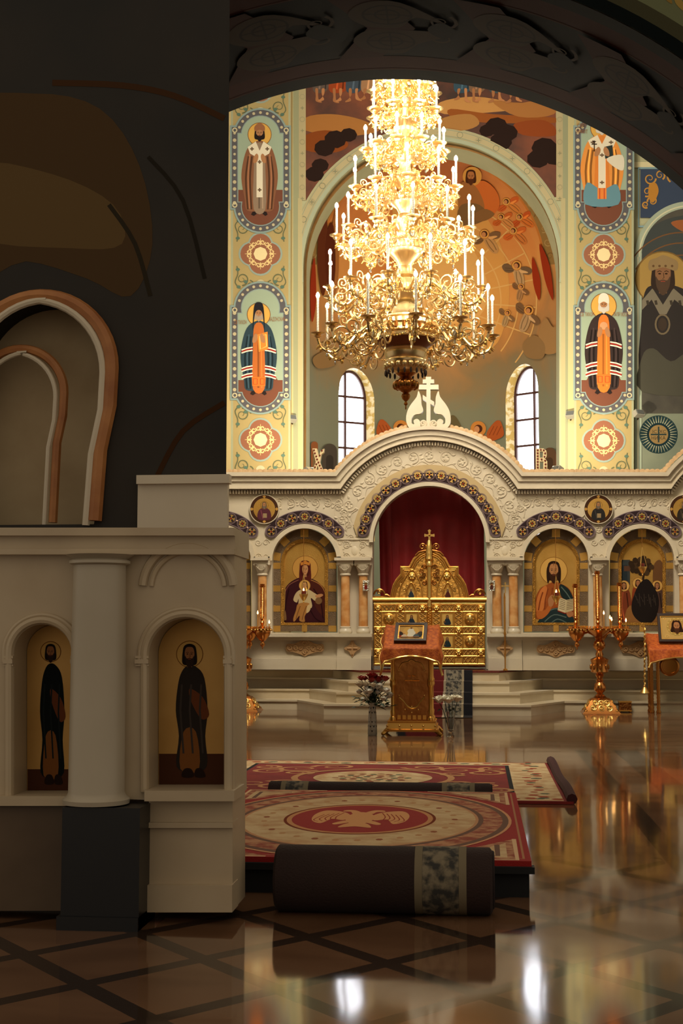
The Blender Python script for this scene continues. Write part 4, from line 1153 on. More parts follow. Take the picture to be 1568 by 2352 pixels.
YD = YS + .12
fd = lambda u, v, d: A(u, v, YD) + Vector((0, d, 0))
doors = thing('royal_doors', 'golden double doors with embossed squares and a cross under the central arch', 'door', (XC, YD, ZP))
DX = 986
half = [(DX, 1262), (998, 1264), (1012, 1270), (1024, 1282), (1031, 1296), (1034, 1300), (1053, 1300), (1053, 1318), (1062, 1328), (1070, 1342), (1074, 1358), (1076, 1369), (1117, 1369), (1117, 1382), (1114, 1384), (1114, 1529), (DX, 1529)]
PL = {}
for sx, nm in ((-1, 'door_leaf'), (1, 'door_leaf')):
    T = (lambda q: q) if sx > 0 else (lambda q: (2 * DX - q[0], q[1]))
    mb = MB(); L_ = [T(q) for q in half]
    mb.ext([L_], fd, 0, .06, GOLDH)
    # raised rims: stepped edge, ledge, lattice of ribs
    edge = [T(q) for q in half[1:12]]
    for off, r in ((4, .018), (9, .011), (13, .008)):
        e = [(DX + sx * (abs(x - DX) - off * .7), y + off * .8) for x, y in edge]; mb.tube([fd(x, y, -.006) for x, y in e], r, GOLD, 6)
    mb.tube([fd(*T((DX + 2, 1377)), -.02), fd(*T((1117, 1377)), -.02)], .035, GOLD, 8); mb.tube([fd(*T((DX + 2, 1386)), -.012), fd(*T((1114, 1386)), -.012)], .014, PGOLD, 6)
    xs = [990, 1009, 1043, 1059, 1096, 1112]
    xs = [992, 1011, 1043, 1062, 1096, 1112]; ys = [1389, 1405, 1440, 1456, 1491, 1507, 1525]
    for x in xs: mb.tube([fd(*T((x, 1388)), -.005), fd(*T((x, 1526)), -.005)], .011, GOLD, 6)
    for y in ys: mb.tube([fd(*T((991, y)), -.005), fd(*T((1113, y)), -.005)], .011, GOLD, 6)
    # woven relief in the narrow fields
    for i in range(5):
        for j in range(6):
            x0, x1, y0, y1 = xs[i] + 2, xs[i + 1] - 2, ys[j] + 2, ys[j + 1] - 2
            w_, h_ = x1 - x0, y1 - y0
            if w_ < 20 and h_ < 20: continue
            if w_ > 24 and h_ > 24: continue
            N_ = 3
            for k in range(N_):
                for fl in (0, 1):
                    if w_ > h_: a0, a1 = x0 + w_ * k / N_, x0 + w_ * (k + 1) / N_; q = [(a0, y0), (a1, y1)] if fl else [(a0, y1), (a1, y0)]
                    else: a0, a1 = y0 + h_ * k / N_, y0 + h_ * (k + 1) / N_; q = [(x0, a0), (x1, a1)] if fl else [(x1, a0), (x0, a1)]
                    mb.tube([fd(*T(p_), -.004) for p_ in q], .008, PGOLD, 5)
    # pointed arch fields above the ledge
    oa = [(1002, 1372), (1004, 1350), (1012, 1328), (1026, 1308), (1040, 1325), (1052, 1348), (1056, 1372)]
    for o_ in (oa, [(1016, 1372), (1018, 1356), (1022, 1346), (1028, 1338), (1034, 1346), (1038, 1356), (1040, 1372)]): mb.tube([fd(*T(q), -.006) for q in spl(o_, closed=False)], .011, GOLD, 6)
    for j in range(7):
        for k in range(3):
            u = 1004 + 8 * j; v = 1285 + 30 * k + (j % 2) * 9
            if v > 1270 + max(0, (u - 1012)) * 1.5 and v < 1368: mb.tube([fd(*T(q), -.004) for q in spiral(u, v, 5, 1, 1.3, j, 1 if k % 2 else -1, 12)], .006, PGOLD, 5)
    for k in range(5): mb.tube([fd(*T(q), -.006) for q in spiral(998 + (k % 2) * 7, 1302 + k * 9, 6, 1, 1.4, k, 1 if k % 2 else -1, 12)], .009, DGOLD, 5)
    leaf_o = mb.build(nm, doors)
    for (x, y, r) in [(1002, 1397, 7), (1053, 1397, 7), (1104, 1397, 7), (1079, 1422, 12), (1079, 1473, 11), (1053, 1448, 7), (1104, 1448, 7), (1002, 1448, 7), (1053, 1499, 7), (1104, 1499, 7), (1002, 1499, 7), (1026, 1324, 8)]:
        b_ = MB(); x, y = T((x, y)); c = fd(x, y, 0); b_.ball(c, (r * SC, .045, r * SC), PGOLD, 14, 8); b_.lathe([(r * SC * 1.12, 0), (r * SC * 1.12, .012), (r * SC * .96, .018)], GOLD, c, 16, Matrix.Rotation(PI / 2, 3, 'X'))
        for k in range(6): b_.ball(c + Vector((r * SC * .62 * math.cos(k * PI / 3), -.034, r * SC * .62 * math.sin(k * PI / 3))), (r * SC * .22, .012, r * SC * .22), GOLD, 6, 4)
        b_.build('boss', leaf_o)
    # little painted plaques
    for k, (x, y, w_, h_, robe) in enumerate([(1027, 1423, 15, 15, (40, 50, 60)), (1027, 1474, 15, 15, (38, 52, 56)), (1028, 1362, 7, 16, (84, 40, 34) if sx > 0 else (48, 56, 66))]):
        x, y = T((x, y)); pl_ = MB(); pl_.ext([rect(x - w_, y - h_, x + w_, y + h_) if w_ > 8 else [(x - 9, y + 14), (x - 8, y - 2), (x, y - 20), (x + 8, y - 2), (x + 9, y + 14)]], fd, -.014, .0, GOLD)
        pl_ = pl_.build('icon_plaque', leaf_o); p = Paint(lambda u, v, d: fd(u, v, -.0155 - d))
        p.poly(rect(x - w_ * .8, y - h_ * .8, x + w_ * .8, y + h_ * .8) if w_ > 8 else [(x - 7, y + 12), (x - 6, y - 2), (x, y - 15), (x + 6, y - 2), (x + 7, y + 12)], (206, 164, 88))
        s_ = 1 if w_ > 8 else .8
        p.poly(spl([(x - 7 * s_, y + 11), (x - 5 * s_, y), (x, y - 4), (x + 5 * s_, y), (x + 8 * s_, y + 11)]), robe); p.poly(rect(x - 9 * s_, y + 4, x - 4 * s_, y + 7), (110, 72, 44)); face(p, x, y - 6, 2.4 * s_, 3.2 * s_, (160, 110, 72), (60, 44, 34), (96, 80, 66)); p.build('painting', pl_)
mb = MB()
z = lambda py: A(DX, py, YD).z
c0 = A(DX, 1400, YD)
mb.lathe([(.03, z(1528)), (.03, z(1396)), (.04, z(1394)), (.034, z(1390)), (.034, z(1302)), (.05, z(1300)), (.052, z(1294)), (.04, z(1290)), (.062, z(1284)), (.05, z(1276)), (.056, z(1268)), (.044, z(1262)), (.05, z(1256)), (.036, z(1250)), (.03, z(1244)), (.02, z(1241))], PGOLD, (c0.x, YD - .02, 0), 14)
for k in range(14): mb.ball((c0.x + (.012 if k % 2 else -.012), YD - .05, z(1440 - k * 3)), .012, GOLD, 6, 4)
mb.build('astragal', doors)
mb = MB(); f = lambda u, v, d: fd(DX + u, 1230 + v, d - .02)
mb.ext([[(-2.2, 14), (-2.2, 2.4), (-8, 2.4), (-11, 4), (-12, 0), (-11, -4), (-8, -2.4), (-2.2, -2.4), (-2.2, -8), (-4, -11), (0, -14), (4, -11), (2.2, -8), (2.2, -2.4), (8, -2.4), (11, -4), (12, 0), (11, 4), (8, 2.4), (2.2, 2.4), (2.2, 14)]], f, -.02, .02, PGOLD)
mb.ball(f(0, 0, -.02), .015, DGOLD, 8, 6); mb.build('cross', doors)
mb = MB()
for sx in (-1, 1):
    mb.tube([f(sx * 16 + a, 26 + b_, 0) for a, b_ in spiral(0, 0, 9, 2, 1.5, 1.5, sx, 22)], .011, DGOLD, 6); mb.tube([f(sx * q[0], q[1], 0) for q in [(6, 34), (14, 36), (24, 38), (32, 46)]], .014, DGOLD, 6)
    x = DX + sx * 115
    mb.tube([fd(x + a, 1366 + b_, -.01) for a, b_ in arc(0, 0, 12, 0, 180, 14)], .016, DGOLD, 6); mb.tube([fd(x + a, 1360 + b_, -.01) for a, b_ in spiral(0, 0, 6, 1, 1.6, 0, sx, 16)], .010, DGOLD, 6)
    mb.tube([fd(x - sx * q[0], q[1], -.01) for q in [(12, 1366), (18, 1366), (24, 1370)]], .012, DGOLD, 6)
mb.build('door_crest', doors)

# ================================================================== arched icons set in the screen
YI2 = YS + .17


def icon_base(label, cx, name='arched_icon'):
    o = thing(name, label, 'icon', A(cx, 1455, YI2))
    fi = lambda u, v, d: A(u, v, YI2) + Vector((0, d, 0))
    fr = MB(); L_ = arch_loop(cx, SPR, RA - 2.5, 1450); inn = arch_loop(cx, SPR + 4, RA - 21, 1436)
    fr.ext([L_, inn], fi, -.05, .03, mat('grey_brown_mosaic', (92, 72, 50), .45, bump=(90, .5, 'v'), var=(9, .2), rgb2=(116, 92, 62)))
    for a in (90, 45, 135, 10, 170):
        x, y = cx + 65 * math.cos(math.radians(a)), SPR + 2 - 65 * math.sin(math.radians(a)); fr.ext([circ(x, y, 13, 4, a0=-math.radians(a) + PI / 4)], fi, -.054, -.05, GLEAF)
    for sx in (-1, 1):
        for y in (1300, 1352, 1398, 1444): fr.ext([rect(cx + sx * 64 - 9, y - 7, cx + sx * 64 + 9, y + 7)], fi, -.054, -.05, GLEAF)
    fr.ext([rect(cx - 6, 1436, cx + 6, 1451)], fi, -.054, -.05, GLEAF)
    fr.build('frame', o)
    tr = MB(); i2 = arch_loop(cx, SPR + 4, RA - 28, 1430); tr.ext([arch_loop(cx, SPR + 4, RA - 21, 1436), i2], fi, -.056, .03, mat('beaded_gold', (196, 146, 68), .38, 1.0, bump=(120, 1.0, 'v'))); tr.build('beaded_border', o)
    bk = MB(); bk.ext([arch_loop(cx, SPR + 4, RA - 25, 1434)], fi, -.02, .03, GLEAF); bk.build('gold_ground', o)
    return o, Paint(lambda u, v, d: fi(u, v, -.022 - d), .0002)


# the teacher with the open book
o, p = icon_base('arched icon of a bearded man in orange robe holding an open book', 1276)
cx = 1271
p.poly(circ(cx, 1311, 31, 36), (206, 160, 84)); p.line(circ(cx, 1311, 31, 36), 1.2, (140, 94, 40), closed=True)
p.poly(spl([(1254, 1344), (1240, 1352), (1230, 1372), (1225, 1405), (1228, 1420), (1240, 1424), (1242, 1434), (1316, 1434), (1318, 1400), (1316, 1372), (1306, 1352), (1290, 1342), (1272, 1336)]), (150, 78, 36))
p.poly(spl([(1254, 1346), (1242, 1354), (1232, 1378), (1230, 1404), (1240, 1410), (1250, 1392), (1256, 1368)]), (196, 116, 58))
for q in [[(1246, 1360), (1240, 1380), (1236, 1402)], [(1258, 1352), (1252, 1378), (1250, 1400)], [(1268, 1350), (1266, 1380)]]: p.line(spl(q, closed=False), 3, (126, 60, 30))
p.poly(spl([(1286, 1342), (1304, 1352), (1315, 1372), (1317, 1388), (1300, 1380), (1290, 1372), (1284, 1360)]), (34, 46, 46))
p.poly(spl([(1240, 1420), (1256, 1404), (1280, 1396), (1300, 1410), (1318, 1420), (1318, 1434), (1240, 1434)]), (36, 50, 52))
for q in [[(1288, 1348), (1300, 1362), (1312, 1380)], [(1250, 1428), (1272, 1412), (1300, 1418)], [(1264, 1432), (1280, 1422), (1300, 1430)], [(1258, 1404), (1276, 1398), (1292, 1404)]]: p.line(spl(q, closed=False), 2.4, (88, 104, 98))
p.poly(spl([(1232, 1404), (1250, 1402), (1262, 1386), (1268, 1390), (1258, 1410), (1242, 1422), (1232, 1416)]), (176, 98, 46))
p.poly(spl([(1260, 1392), (1258, 1378), (1262, 1370), (1268, 1366), (1270, 1372), (1272, 1380), (1268, 1392)]), (172, 118, 78))
p.poly([(1284, 1372), (1300, 1378), (1297, 1408), (1280, 1402)], (206, 190, 150)); p.poly([(1300, 1378), (1317, 1375), (1317, 1402), (1297, 1408)], (190, 172, 132))
p.line([(1280, 1403), (1297, 1409), (1318, 1403)], 2.6, (120, 36, 26))
for k in range(6):
    t = k / 6; p.line([(1286 - 3 * t, 1376 + 25 * t), (1298 - 2 * t, 1381 + 24 * t)], 1.2, (110, 92, 70), same=k > 0); p.line([(1302 - 2 * t, 1380 + 24 * t), (1315, 1378 + 22 * t)], 1.2, (110, 92, 70), same=True)
p.poly(spl([(1300, 1408), (1312, 1404), (1317, 1412), (1306, 1418)]), (168, 112, 74))
face(p, cx, 1312, 11.5, 17, (176, 122, 78), (44, 28, 20), (60, 36, 24)); p.line([(cx, 1292), (cx, 1299)], 1.4, (100, 60, 36))
for sx in (-1, 1): p.poly(spl([(cx + sx * 10, 1296), (cx + sx * 16, 1306), (cx + sx * 16, 1330), (cx + sx * 13, 1340), (cx + sx * 9, 1328), (cx + sx * 11, 1312)]), (44, 28, 20), same=sx > 0)
p.build('painting', o)
# the mother with the child
o, p = icon_base('arched icon of a crowned woman in dark red mantle holding a child', 700)
p.poly(circ(701, 1306, 29, 36), (188, 140, 70)); p.line(circ(701, 1306, 29, 36), 1.2, (132, 88, 40), closed=True)
p.poly(spl([(690, 1326), (664, 1340), (650, 1364), (646, 1400), (646, 1434), (752, 1434), (753, 1396), (748, 1362), (734, 1340), (712, 1328)]), (58, 26, 30))
p.poly(spl([(708, 1334), (736, 1342), (750, 1366), (752, 1420), (728, 1400), (716, 1366)]), (74, 34, 26))
p.line(spl([(714, 1332), (734, 1342), (746, 1360), (750, 1390)], closed=False), 2, (156, 104, 54)); p.line(spl([(686, 1332), (664, 1344), (652, 1366)], closed=False), 2, (120, 72, 60))
for q in [[(720, 1352), (736, 1380), (742, 1420)], [(664, 1352), (656, 1390), (654, 1430)], [(712, 1400), (724, 1420), (740, 1430)]]: p.line(spl(q, closed=False), 2.6, (40, 16, 20))
p.poly(spl([(688, 1306), (690, 1292), (700, 1287), (712, 1292), (714, 1308), (714, 1332), (700, 1346), (688, 1332)]), (84, 34, 28))
face(p, 701, 1309, 7.5, 11, (184, 132, 88), (70, 26, 22)); p.poly(spl([(690, 1302), (692, 1292), (710, 1292), (713, 1302), (701, 1297)]), (84, 34, 28))
p.poly([(691, 1299), (690, 1290), (694, 1292), (701, 1287), (708, 1292), (713, 1290), (711, 1299), (701, 1296)], (188, 120, 50))
p.poly(circ(700, 1345, 13, 24), (204, 156, 82)); p.line(circ(700, 1345, 13, 24), 1, (130, 86, 40), closed=True)
p.poly(spl([(692, 1354), (680, 1362), (674, 1378), (682, 1384), (686, 1376), (688, 1396), (716, 1396), (714, 1374), (724, 1380), (732, 1370), (722, 1362), (708, 1354)]), (188, 166, 124))
p.poly(spl([(684, 1388), (700, 1384), (712, 1388), (708, 1402), (700, 1416), (700, 1428), (688, 1426), (688, 1414), (676, 1428), (674, 1420), (680, 1402)]), (166, 116, 62))
for q in [[(690, 1392), (684, 1408), (680, 1422)], [(704, 1392), (698, 1408), (694, 1424)], [(710, 1392), (706, 1406)]]: p.line(spl(q, closed=False), 1.8, (116, 76, 40))
p.poly(spl([(706, 1392), (714, 1388), (712, 1402), (704, 1408)]), (196, 170, 124)); face(p, 700, 1345, 5.2, 7, (186, 136, 92), (96, 58, 34))
p.poly(spl([(724, 1368), (738, 1364), (742, 1368), (730, 1374)]), (180, 128, 86)); p.poly(circ(732, 1380, 8, 14), (120, 88, 56)); p.line([(655, 1352), (652, 1430)], 2.4, (160, 120, 60)); p.poly(spl([(650, 1400), (656, 1404), (658, 1424), (650, 1420)]), (126, 92, 58))
p.build('painting', o)
# three seated figures under a tree
o, p = icon_base('arched icon of three winged figures under a dark tree, behind the right candle stand', 1473)
p.poly(rect(1420, 1286, 1446, 1344), (58, 62, 62)); p.poly(rect(1426, 1298, 1440, 1344), (42, 50, 54)); p.poly(rect(1432, 1300, 1450, 1312), (88, 60, 44))
p.poly(spl([(1500, 1300), (1514, 1286), (1524, 1306), (1518, 1340), (1500, 1346)]), (106, 72, 44))
p.line(spl([(1478, 1350), (1476, 1330), (1480, 1310)], closed=False), 5, (48, 34, 24))
for k in range(26):
    a = k * 2.4; r = 20 * math.sqrt((k + 1) / 26); p.poly(circ(1472 + r * 1.25 * math.cos(a), 1300 + r * .95 * math.sin(a), 6.5, 7, a0=a), (52, 38, 26) if k % 3 else (70, 52, 34))
for x, y, robe, s_ in [(1432, 1346, (120, 58, 36), 1), (1464, 1340, (136, 62, 34), 1), (1508, 1346, (84, 60, 50), -1)]:
    p.poly(spl([(x - 9, y + 8), (x - 14, y + 30), (x - 14, y + 84), (x + 16, y + 84), (x + 16, y + 30), (x + 9, y + 8)]), robe); p.line(spl([(x - 3, y + 14), (x - 4, y + 50), (x + 2, y + 80)], closed=False), 3, tuple(q * 1.5 for q in robe)); p.line(spl([(x + 6, y + 16), (x + 10, y + 50)], closed=False), 3, tuple(q * .6 for q in robe))
    p.poly(circ(x, y, 12.5, 22), (206, 160, 86)); p.line(circ(x, y, 12.5, 22), 1, (140, 90, 40), closed=True); face(p, x, y, 4.6, 6.4, (166, 112, 74), (66, 40, 26))
p.poly(spl([(1444, 1392), (1500, 1392), (1506, 1434), (1440, 1434)]), (142, 96, 52))
p.poly(spl([(1450, 1384), (1464, 1346), (1484, 1330), (1502, 1350), (1512, 1380), (1506, 1416), (1490, 1432), (1468, 1428), (1452, 1410)]), (34, 28, 26))
for k in range(14): p.line([(1456 + k * 3.6, 1362 + (k * 7) % 20), (1458 + k * 3.6, 1372 + (k * 7) % 24)], 1, (72, 62, 54), same=k > 0)
p.build('painting', o)
# far left, half hidden
o, p = icon_base('arched icon with a dark robed figure at the far left, behind the left candle stand', 503)
p.poly(circ(503, 1310, 26, 30), (196, 148, 76)); p.poly(spl([(490, 1332), (470, 1350), (462, 1434), (546, 1434), (538, 1350), (516, 1332)]), (64, 40, 38)); p.line([(500, 1345), (500, 1430)], 6, (140, 90, 52)); face(p, 503, 1312, 9, 13, (170, 118, 78), (70, 50, 36), (110, 94, 78)); p.build('painting', o)

# small framed icons on the columns
for cx, lab, robe in ((840, 'small silver framed icon on the column left of the golden doors', (120, 40, 34)), (1129, 'small silver framed icon on the column right of the golden doors', (90, 50, 40))):
    Yq = YS - .24; o = thing('small_icon', lab, 'icon', A(cx, 1345, Yq)); fi = lambda u, v, d: A(u, v, Yq) + Vector((0, d, 0))
    SIL = mat('chased_silver', (190, 186, 172), .32, 1.0, bump=(80, .6, 'v'))
    mb = MB(); mb.ext([rect(cx - 7, 1333, cx + 7, 1357), [(cx - 3.4, 1354), (cx - 3.4, 1341)] + arc(cx, 1341, 3.4, 180, 0, 8)[1:] + [(cx + 3.4, 1354)]], fi, -.012, .02, SIL); mb.build('frame', o)
    p = Paint(lambda u, v, d: fi(u, v, -d)); p.poly(rect(cx - 4, 1336, cx + 4, 1355), (176, 140, 80)); p.poly(spl([(cx - 3, 1355), (cx - 3, 1346), (cx, 1343), (cx + 3, 1346), (cx + 3, 1355)]), robe); p.poly(circ(cx, 1341.5, 2, 10, 2.6), (150, 100, 66)); p.build('painting', o)

# ================================================================== marquee letters and floodlights on the cornice
BULBM = mat('small_bulb_off', (120, 40, 26), .3)
LET = mat('letter_cream', (216, 196, 150), .5)


def letter(cx, shape_, holes, bulbs, label):
    Yq = YS + .12; o = thing('marquee_letter', label, 'letter', A(cx, 1087, Yq)); f = lambda u, v, d: A(cx + u, 1058 + v, Yq) + Vector((0, d, 0))
    mb = MB(); mb.ext([shape_] + holes, f, -.05, .05, LET); mb.build('letter_body', o)
    for u, v in bulbs:
        b_ = MB(); b_.ball(f(u, v, -.055), (.014, .016, .014), BULBM, 8, 6); b_.build('bulb', o)
    mb = MB(); mb.ext([rect(-14, 27, 14, 32)], f, -.06, .08, MARBLE); mb.build('base', o)


xs = [(-13, -27), (-3, -27), (2, -8), (6, -22), (14, -27), (13, -18), (8, -14), (4, 4), (13, 27), (3, 27), (-1, 12), (-5, 27), (-14, 27), (-5, 4)]
letter(731, xs, [], [(-9, -23), (-7, -16), (-4, -9), (-2, -2), (1, 5), (4, 12), (7, 19), (9, 24), (9, -22), (4, -11), (-4, 9), (-7, 16), (-10, 24)], 'cream letter with dark bulbs standing on the cornice, left one')
bs = [(-13, -27), (4, -27), (11, -22), (12, -12), (8, -4), (13, 3), (13, 20), (6, 27), (-13, 27)]
letter(1243, bs, [rect(-4, -20, 3, -6), rect(-4, 3, 4, 20)], [(-9, -23 + 6.6 * k) for k in range(8)] + [(-2, -24), (5, -23), (8, -16), (7, -8), (0, -2), (8, 1), (9, 9), (9, 17), (4, 23), (-2, 24)], 'cream letter with dark bulbs standing on the cornice, right one')


def flood(cx, cy, Y, label, rot, aim=None, pw=1.0):
    o = thing('floodlight', label, 'floodlight', A(cx, cy, Y)); M = Matrix.Rotation(rot, 3, 'Z') @ Matrix.Rotation(-.5, 3, 'X'); c = A(cx, cy, Y)
    mb = MB(); mb.box(c, (.16, .09, .1), mat('lamp_grey', (150, 146, 132), .4), M); mb.box(c + M @ Vector((0, .05, 0)), (.1, .03, .06), mat('lamp_grey', (150, 146, 132), .4), M); mb.build('housing', o)
    mb = MB(); mb.box(c + M @ Vector((0, -.05, 0)), (.13, .012, .07), mat('lamp_glass', (90, 92, 90), .1), M); mb.build('lens', o)
    mb = MB(); mb.tube([c, c + Vector((0, .06, -.06)), c + Vector((0, .16, -.07))], .014, DWOOD, 6); mb.build('bracket', o)
    if aim:
        sp_ = bpy.data.lights.new('floodlight_beam', 'SPOT'); sp_.energy = FLOOD * pw; sp_.spot_size = math.radians(130); sp_.spot_blend = 1.0; sp_.shadow_soft_size = .06; sp_.color = (1.0, .86, .64)
        lo = bpy.data.objects.new('floodlight_beam', sp_); COL.objects.link(lo); lo.parent = o; q_ = Vector((0, .0, .13)); lo.location = q_
        lo.rotation_euler = (Vector(aim) - c - q_).to_track_quat('-Z', 'Y').to_euler()


flood(669, 962, YW - .14, 'small grey floodlight on the wall beside the left saint pillar', .5)
flood(1311, 953, YW - .14, 'small grey floodlight on the wall left of the right saint pillar', -.5)
flood(1466, 950, YP - .14, 'small grey floodlight on the right side of the right saint pillar', .6)
flood(709, 1083, YS + .15, 'small grey floodlight on the cornice beside the left bulb letter', .9, (AXC + .6, 28.5, 7.0))
flood(1279, 1080, YS + .15, 'small grey floodlight on the cornice beside the right bulb letter', -.9, (AXC - .6, 28.5, 7.0))
# ================================================================== chandelier
YH = 15.0; HX = 931
hz = lambda py: A(HX, py, YH).z
HS = sc_at(YH); HC = A(HX, 770, YH)
Z0h = hz(940)
ch = thing('chandelier', 'huge gilded many tiered chandelier with glowing electric candles hanging from above', 'chandelier', (HC.x, YH, Z0h))
FLAME = mat('candle_bulb_light', (255, 236, 206), .3, emit=BULB)
CGOLD = mat('chandelier_gold', (232, 204, 150), .3, 1.0)
IVORY = mat('ivory_enamel', (206, 176, 120), .25)


def lz(o_mb, name, ang=35):
    me = o_mb.mesh(name, ang); o = bpy.data.objects.new(name, me); COL.objects.link(o); o.parent = ch; return o


def prof(pp): return [(r * HS, hz(y) - Z0h) for r, y in pp]


m = MB(); m.lathe(prof([(.01, 942), (2, 938), (1.5, 932), (5, 928), (2.5, 922), (8, 917), (11, 910), (9, 905), (6, 903), (14, 898), (22, 892), (25, 884), (23, 876), (16, 870), (12, 867), (20, 862), (24, 858)]), DGOLD, seg=24)
for k in range(10): m.ball(Vector((.115 * math.cos(k * .628), .115 * math.sin(k * .628), hz(885) - Z0h)), (.035, .035, .05), DGOLD, 8, 6)
lz(m, 'finial')
m = MB(); m.lathe(prof([(24, 858), (34, 852), (46, 838), (47, 830), (44, 826), (47, 822), (49, 812), (46, 809), (50, 804), (48, 800)]), CGOLD, seg=32)
for k in range(20):
    a = 2 * PI * k / 20; c = Vector((47 * HS * math.cos(a), 47 * HS * math.sin(a), hz(842) - Z0h)); m.ball(c, (.03, .03, .035), CGOLD, 8, 6); m.ball(c + Vector((0, 0, -.075)), (.014, .014, .035), DWOOD, 6, 5)
lz(m, 'bowl')
m = MB(); m.lathe(prof([(46, 803), (74, 784)]), mat('bronze_dark', (128, 72, 44), .4, .5), seg=40); ring = lz(m, 'inscription_ring')
p = Paint(lambda u, v, d: Vector(((46 + 28 * v + .4) * HS * math.sin(u), -(46 + 28 * v + .4) * HS * math.cos(u), hz(803 - 19 * v - .8) - Z0h)), .0004)
for k, t in enumerate('УТѢХЪ СВЯТЪ' * 3):
    u = -.62 + k * .19
    if u > 5.4: break
    if t != ' ': p.text(t, u, .5, .74, (18, 16, 20), .17, down=False)
lt = p.build('lettering'); lt.parent = ring
m = MB(); m.lathe(prof([(74, 784), (78, 782), (78, 776), (74, 773), (77, 770), (73, 766), (70, 755), (72, 750), (56, 748), (55, 737), (60, 734), (58, 730), (30, 728)]), CGOLD, seg=40)
for k in range(36): m.ball(Vector((77 * HS * math.cos(k * PI / 18), 77 * HS * math.sin(k * PI / 18), hz(770) - Z0h)), .018, PGOLD, 6, 5)
for k in range(24):
    a = k * PI / 12; m.tube([Vector((71.5 * HS * math.cos(a), 71.5 * HS * math.sin(a), hz(y) - Z0h)) for y in (764, 752)], .02, DGOLD, 6)
lz(m, 'gallery')
m = MB(); m.lathe(prof([(22, 732), (29, 724), (31, 714), (27, 704), (18, 698), (14, 694)]), IVORY, seg=28); lz(m, 'globe')
m = MB()
m.lathe(prof([(14, 696), (28, 692), (34, 684), (36, 678), (40, 670), (38, 664), (24, 660), (20, 650), (18, 640), (24, 634), (22, 622), (16, 612), (22, 600), (34, 588), (42, 580), (44, 572), (40, 566), (24, 562), (18, 552), (20, 540), (14, 528), (18, 514), (24, 506), (20, 498), (14, 492), (20, 480), (32, 470), (36, 462), (34, 458), (18, 454), (13, 440), (18, 424), (30, 414), (34, 408), (30, 402), (16, 396), (13, 380), (18, 368), (28, 358), (30, 350), (16, 344), (13, 330), (18, 318), (30, 306), (30, 298), (16, 292), (13, 270), (26, 256), (26, 248), (14, 242), (12, 220), (22, 208), (22, 202), (12, 196), (12, 170), (18, 160), (18, 150), (9, 140), (9, 60)]), CGOLD, seg=28)
for y, r, n in ((670, 39, 18), (572, 43, 20), (462, 35, 16), (408, 33, 16)):
    for k in range(n): m.tube([Vector((r * HS * math.cos(2 * PI * k / n), r * HS * math.sin(2 * PI * k / n), hz(yy) - Z0h)) for yy in (y - 12, y + 4)], [.012, .026], CGOLD, 6)
lz(m, 'stem')
m = MB(); zt_ = 11.0 - Z0h; m.tube([(0, 0, hz(62) - Z0h), (0, 0, zt_)], .03, DGOLD, 8); lz(m, 'suspension_rod')


def arm_mesh(R, dip, r0):
    m = MB(); Lr = R - r0
    main = spl([(r0, 0, .02), (r0 + .25 * Lr, 0, .06), (r0 + .5 * Lr, 0, -.05), (r0 + .72 * Lr, 0, -dip), (r0 + .93 * Lr, 0, -dip * .8), (R, 0, -.05)], 6, closed=False)
    m.tube(main, .017, CGOLD, 6)
    S3 = lambda cx, cz, a, b, t, a0, d: [(x, 0, z) for x, z in spiral(cx, cz, a, b, t, a0, d, 20)]
    k = Lr * .16 + .02
    m.tube(S3(r0 + .3 * Lr, -dip * .45, k, .015, 1.6, 1.2, 1), .012, CGOLD, 5); m.tube(S3(r0 + .62 * Lr, -.0, k * .9, .012, 1.5, 4.2, -1), .012, CGOLD, 5)
    m.tube(S3(R - .13 * Lr - .03, -dip * .55, k * .6, .01, 1.5, 3, 1), .009, CGOLD, 5); m.tube(S3(r0 + .45 * Lr, -dip * 1.05, k * .7, .01, 1.4, 0, -1), .009, CGOLD, 5)
    m.tube(S3(r0 + .18 * Lr, .1, k * .7, .01, 1.4, 2, -1), .010, CGOLD, 5); m.tube(S3(r0 + .78 * Lr, .06, k * .5, .01, 1.4, 5, 1), .008, CGOLD, 5)
    for t in (.2, .4, .62, .85):
        i = int(t * (len(main) - 1)); x, _, z = main[i]; m.ball((x, 0, z - .03), (.02, .02, .026), PGOLD, 6, 5)
        for s_ in (-1, 1): m.tube([(x, 0, z), (x + .02, s_ * .04, z + .01), (x + .05, s_ * .05, z - .02)], [.01, .012, .004], PGOLD, 5)
    m.lathe([(.005, -.085), (.014, -.075), (.02, -.06), (.014, -.05), (.034, -.035), (.044, -.022), (.03, -.012), (.04, -.006), (.078, .006), (.082, .012), (.076, .014), (.03, .008), (.026, .03), (.02, .032)], CGOLD, (R, 0, 0), 16)
    return m.mesh('arm')


def candle_mesh(Lc):
    m = MB(); m.lathe([(.0135, .0), (.0135, Lc), (.004, Lc)], WHITE, seg=10)
    m.tube([(.0138 * math.cos(t * 6), .0138 * math.sin(t * 6), .02 + t * (Lc - .03) / 12) for t in [k * .25 for k in range(49)]], .0028, DGOLD, 4)
    return m.mesh('candle')


def bulb_mesh(s_):
    m = MB(); m.lathe([(.006, -.008), (.016, .0), (.021, .014), (.017, .034), (.008, .05), (.0, .058)], FLAME, seg=10)
    return m.mesh('bulb')


def gem_mesh():
    m = MB(); M = Matrix.Rotation(PI / 2, 3, 'Y')
    m.tube([(.0, .032 * math.cos(t * .524), .045 * math.sin(t * .524)) for t in range(13)], .009, CGOLD, 6, cap=False)
    m.ball((0.004, 0, 0), (.014, .026, .038), CRYST, 8, 6)
    for k in range(10): m.ball((0, .044 * math.cos(k * .628), .058 * math.sin(k * .628)), .009, PGOLD, 5, 4)
    m.tube([(0, 0, .05), (0, 0, .11)], .005, CGOLD, 5); m.ball((0, 0, -.08), (.012, .012, .024), CRYST, 6, 5)
    return m.mesh('crystal')


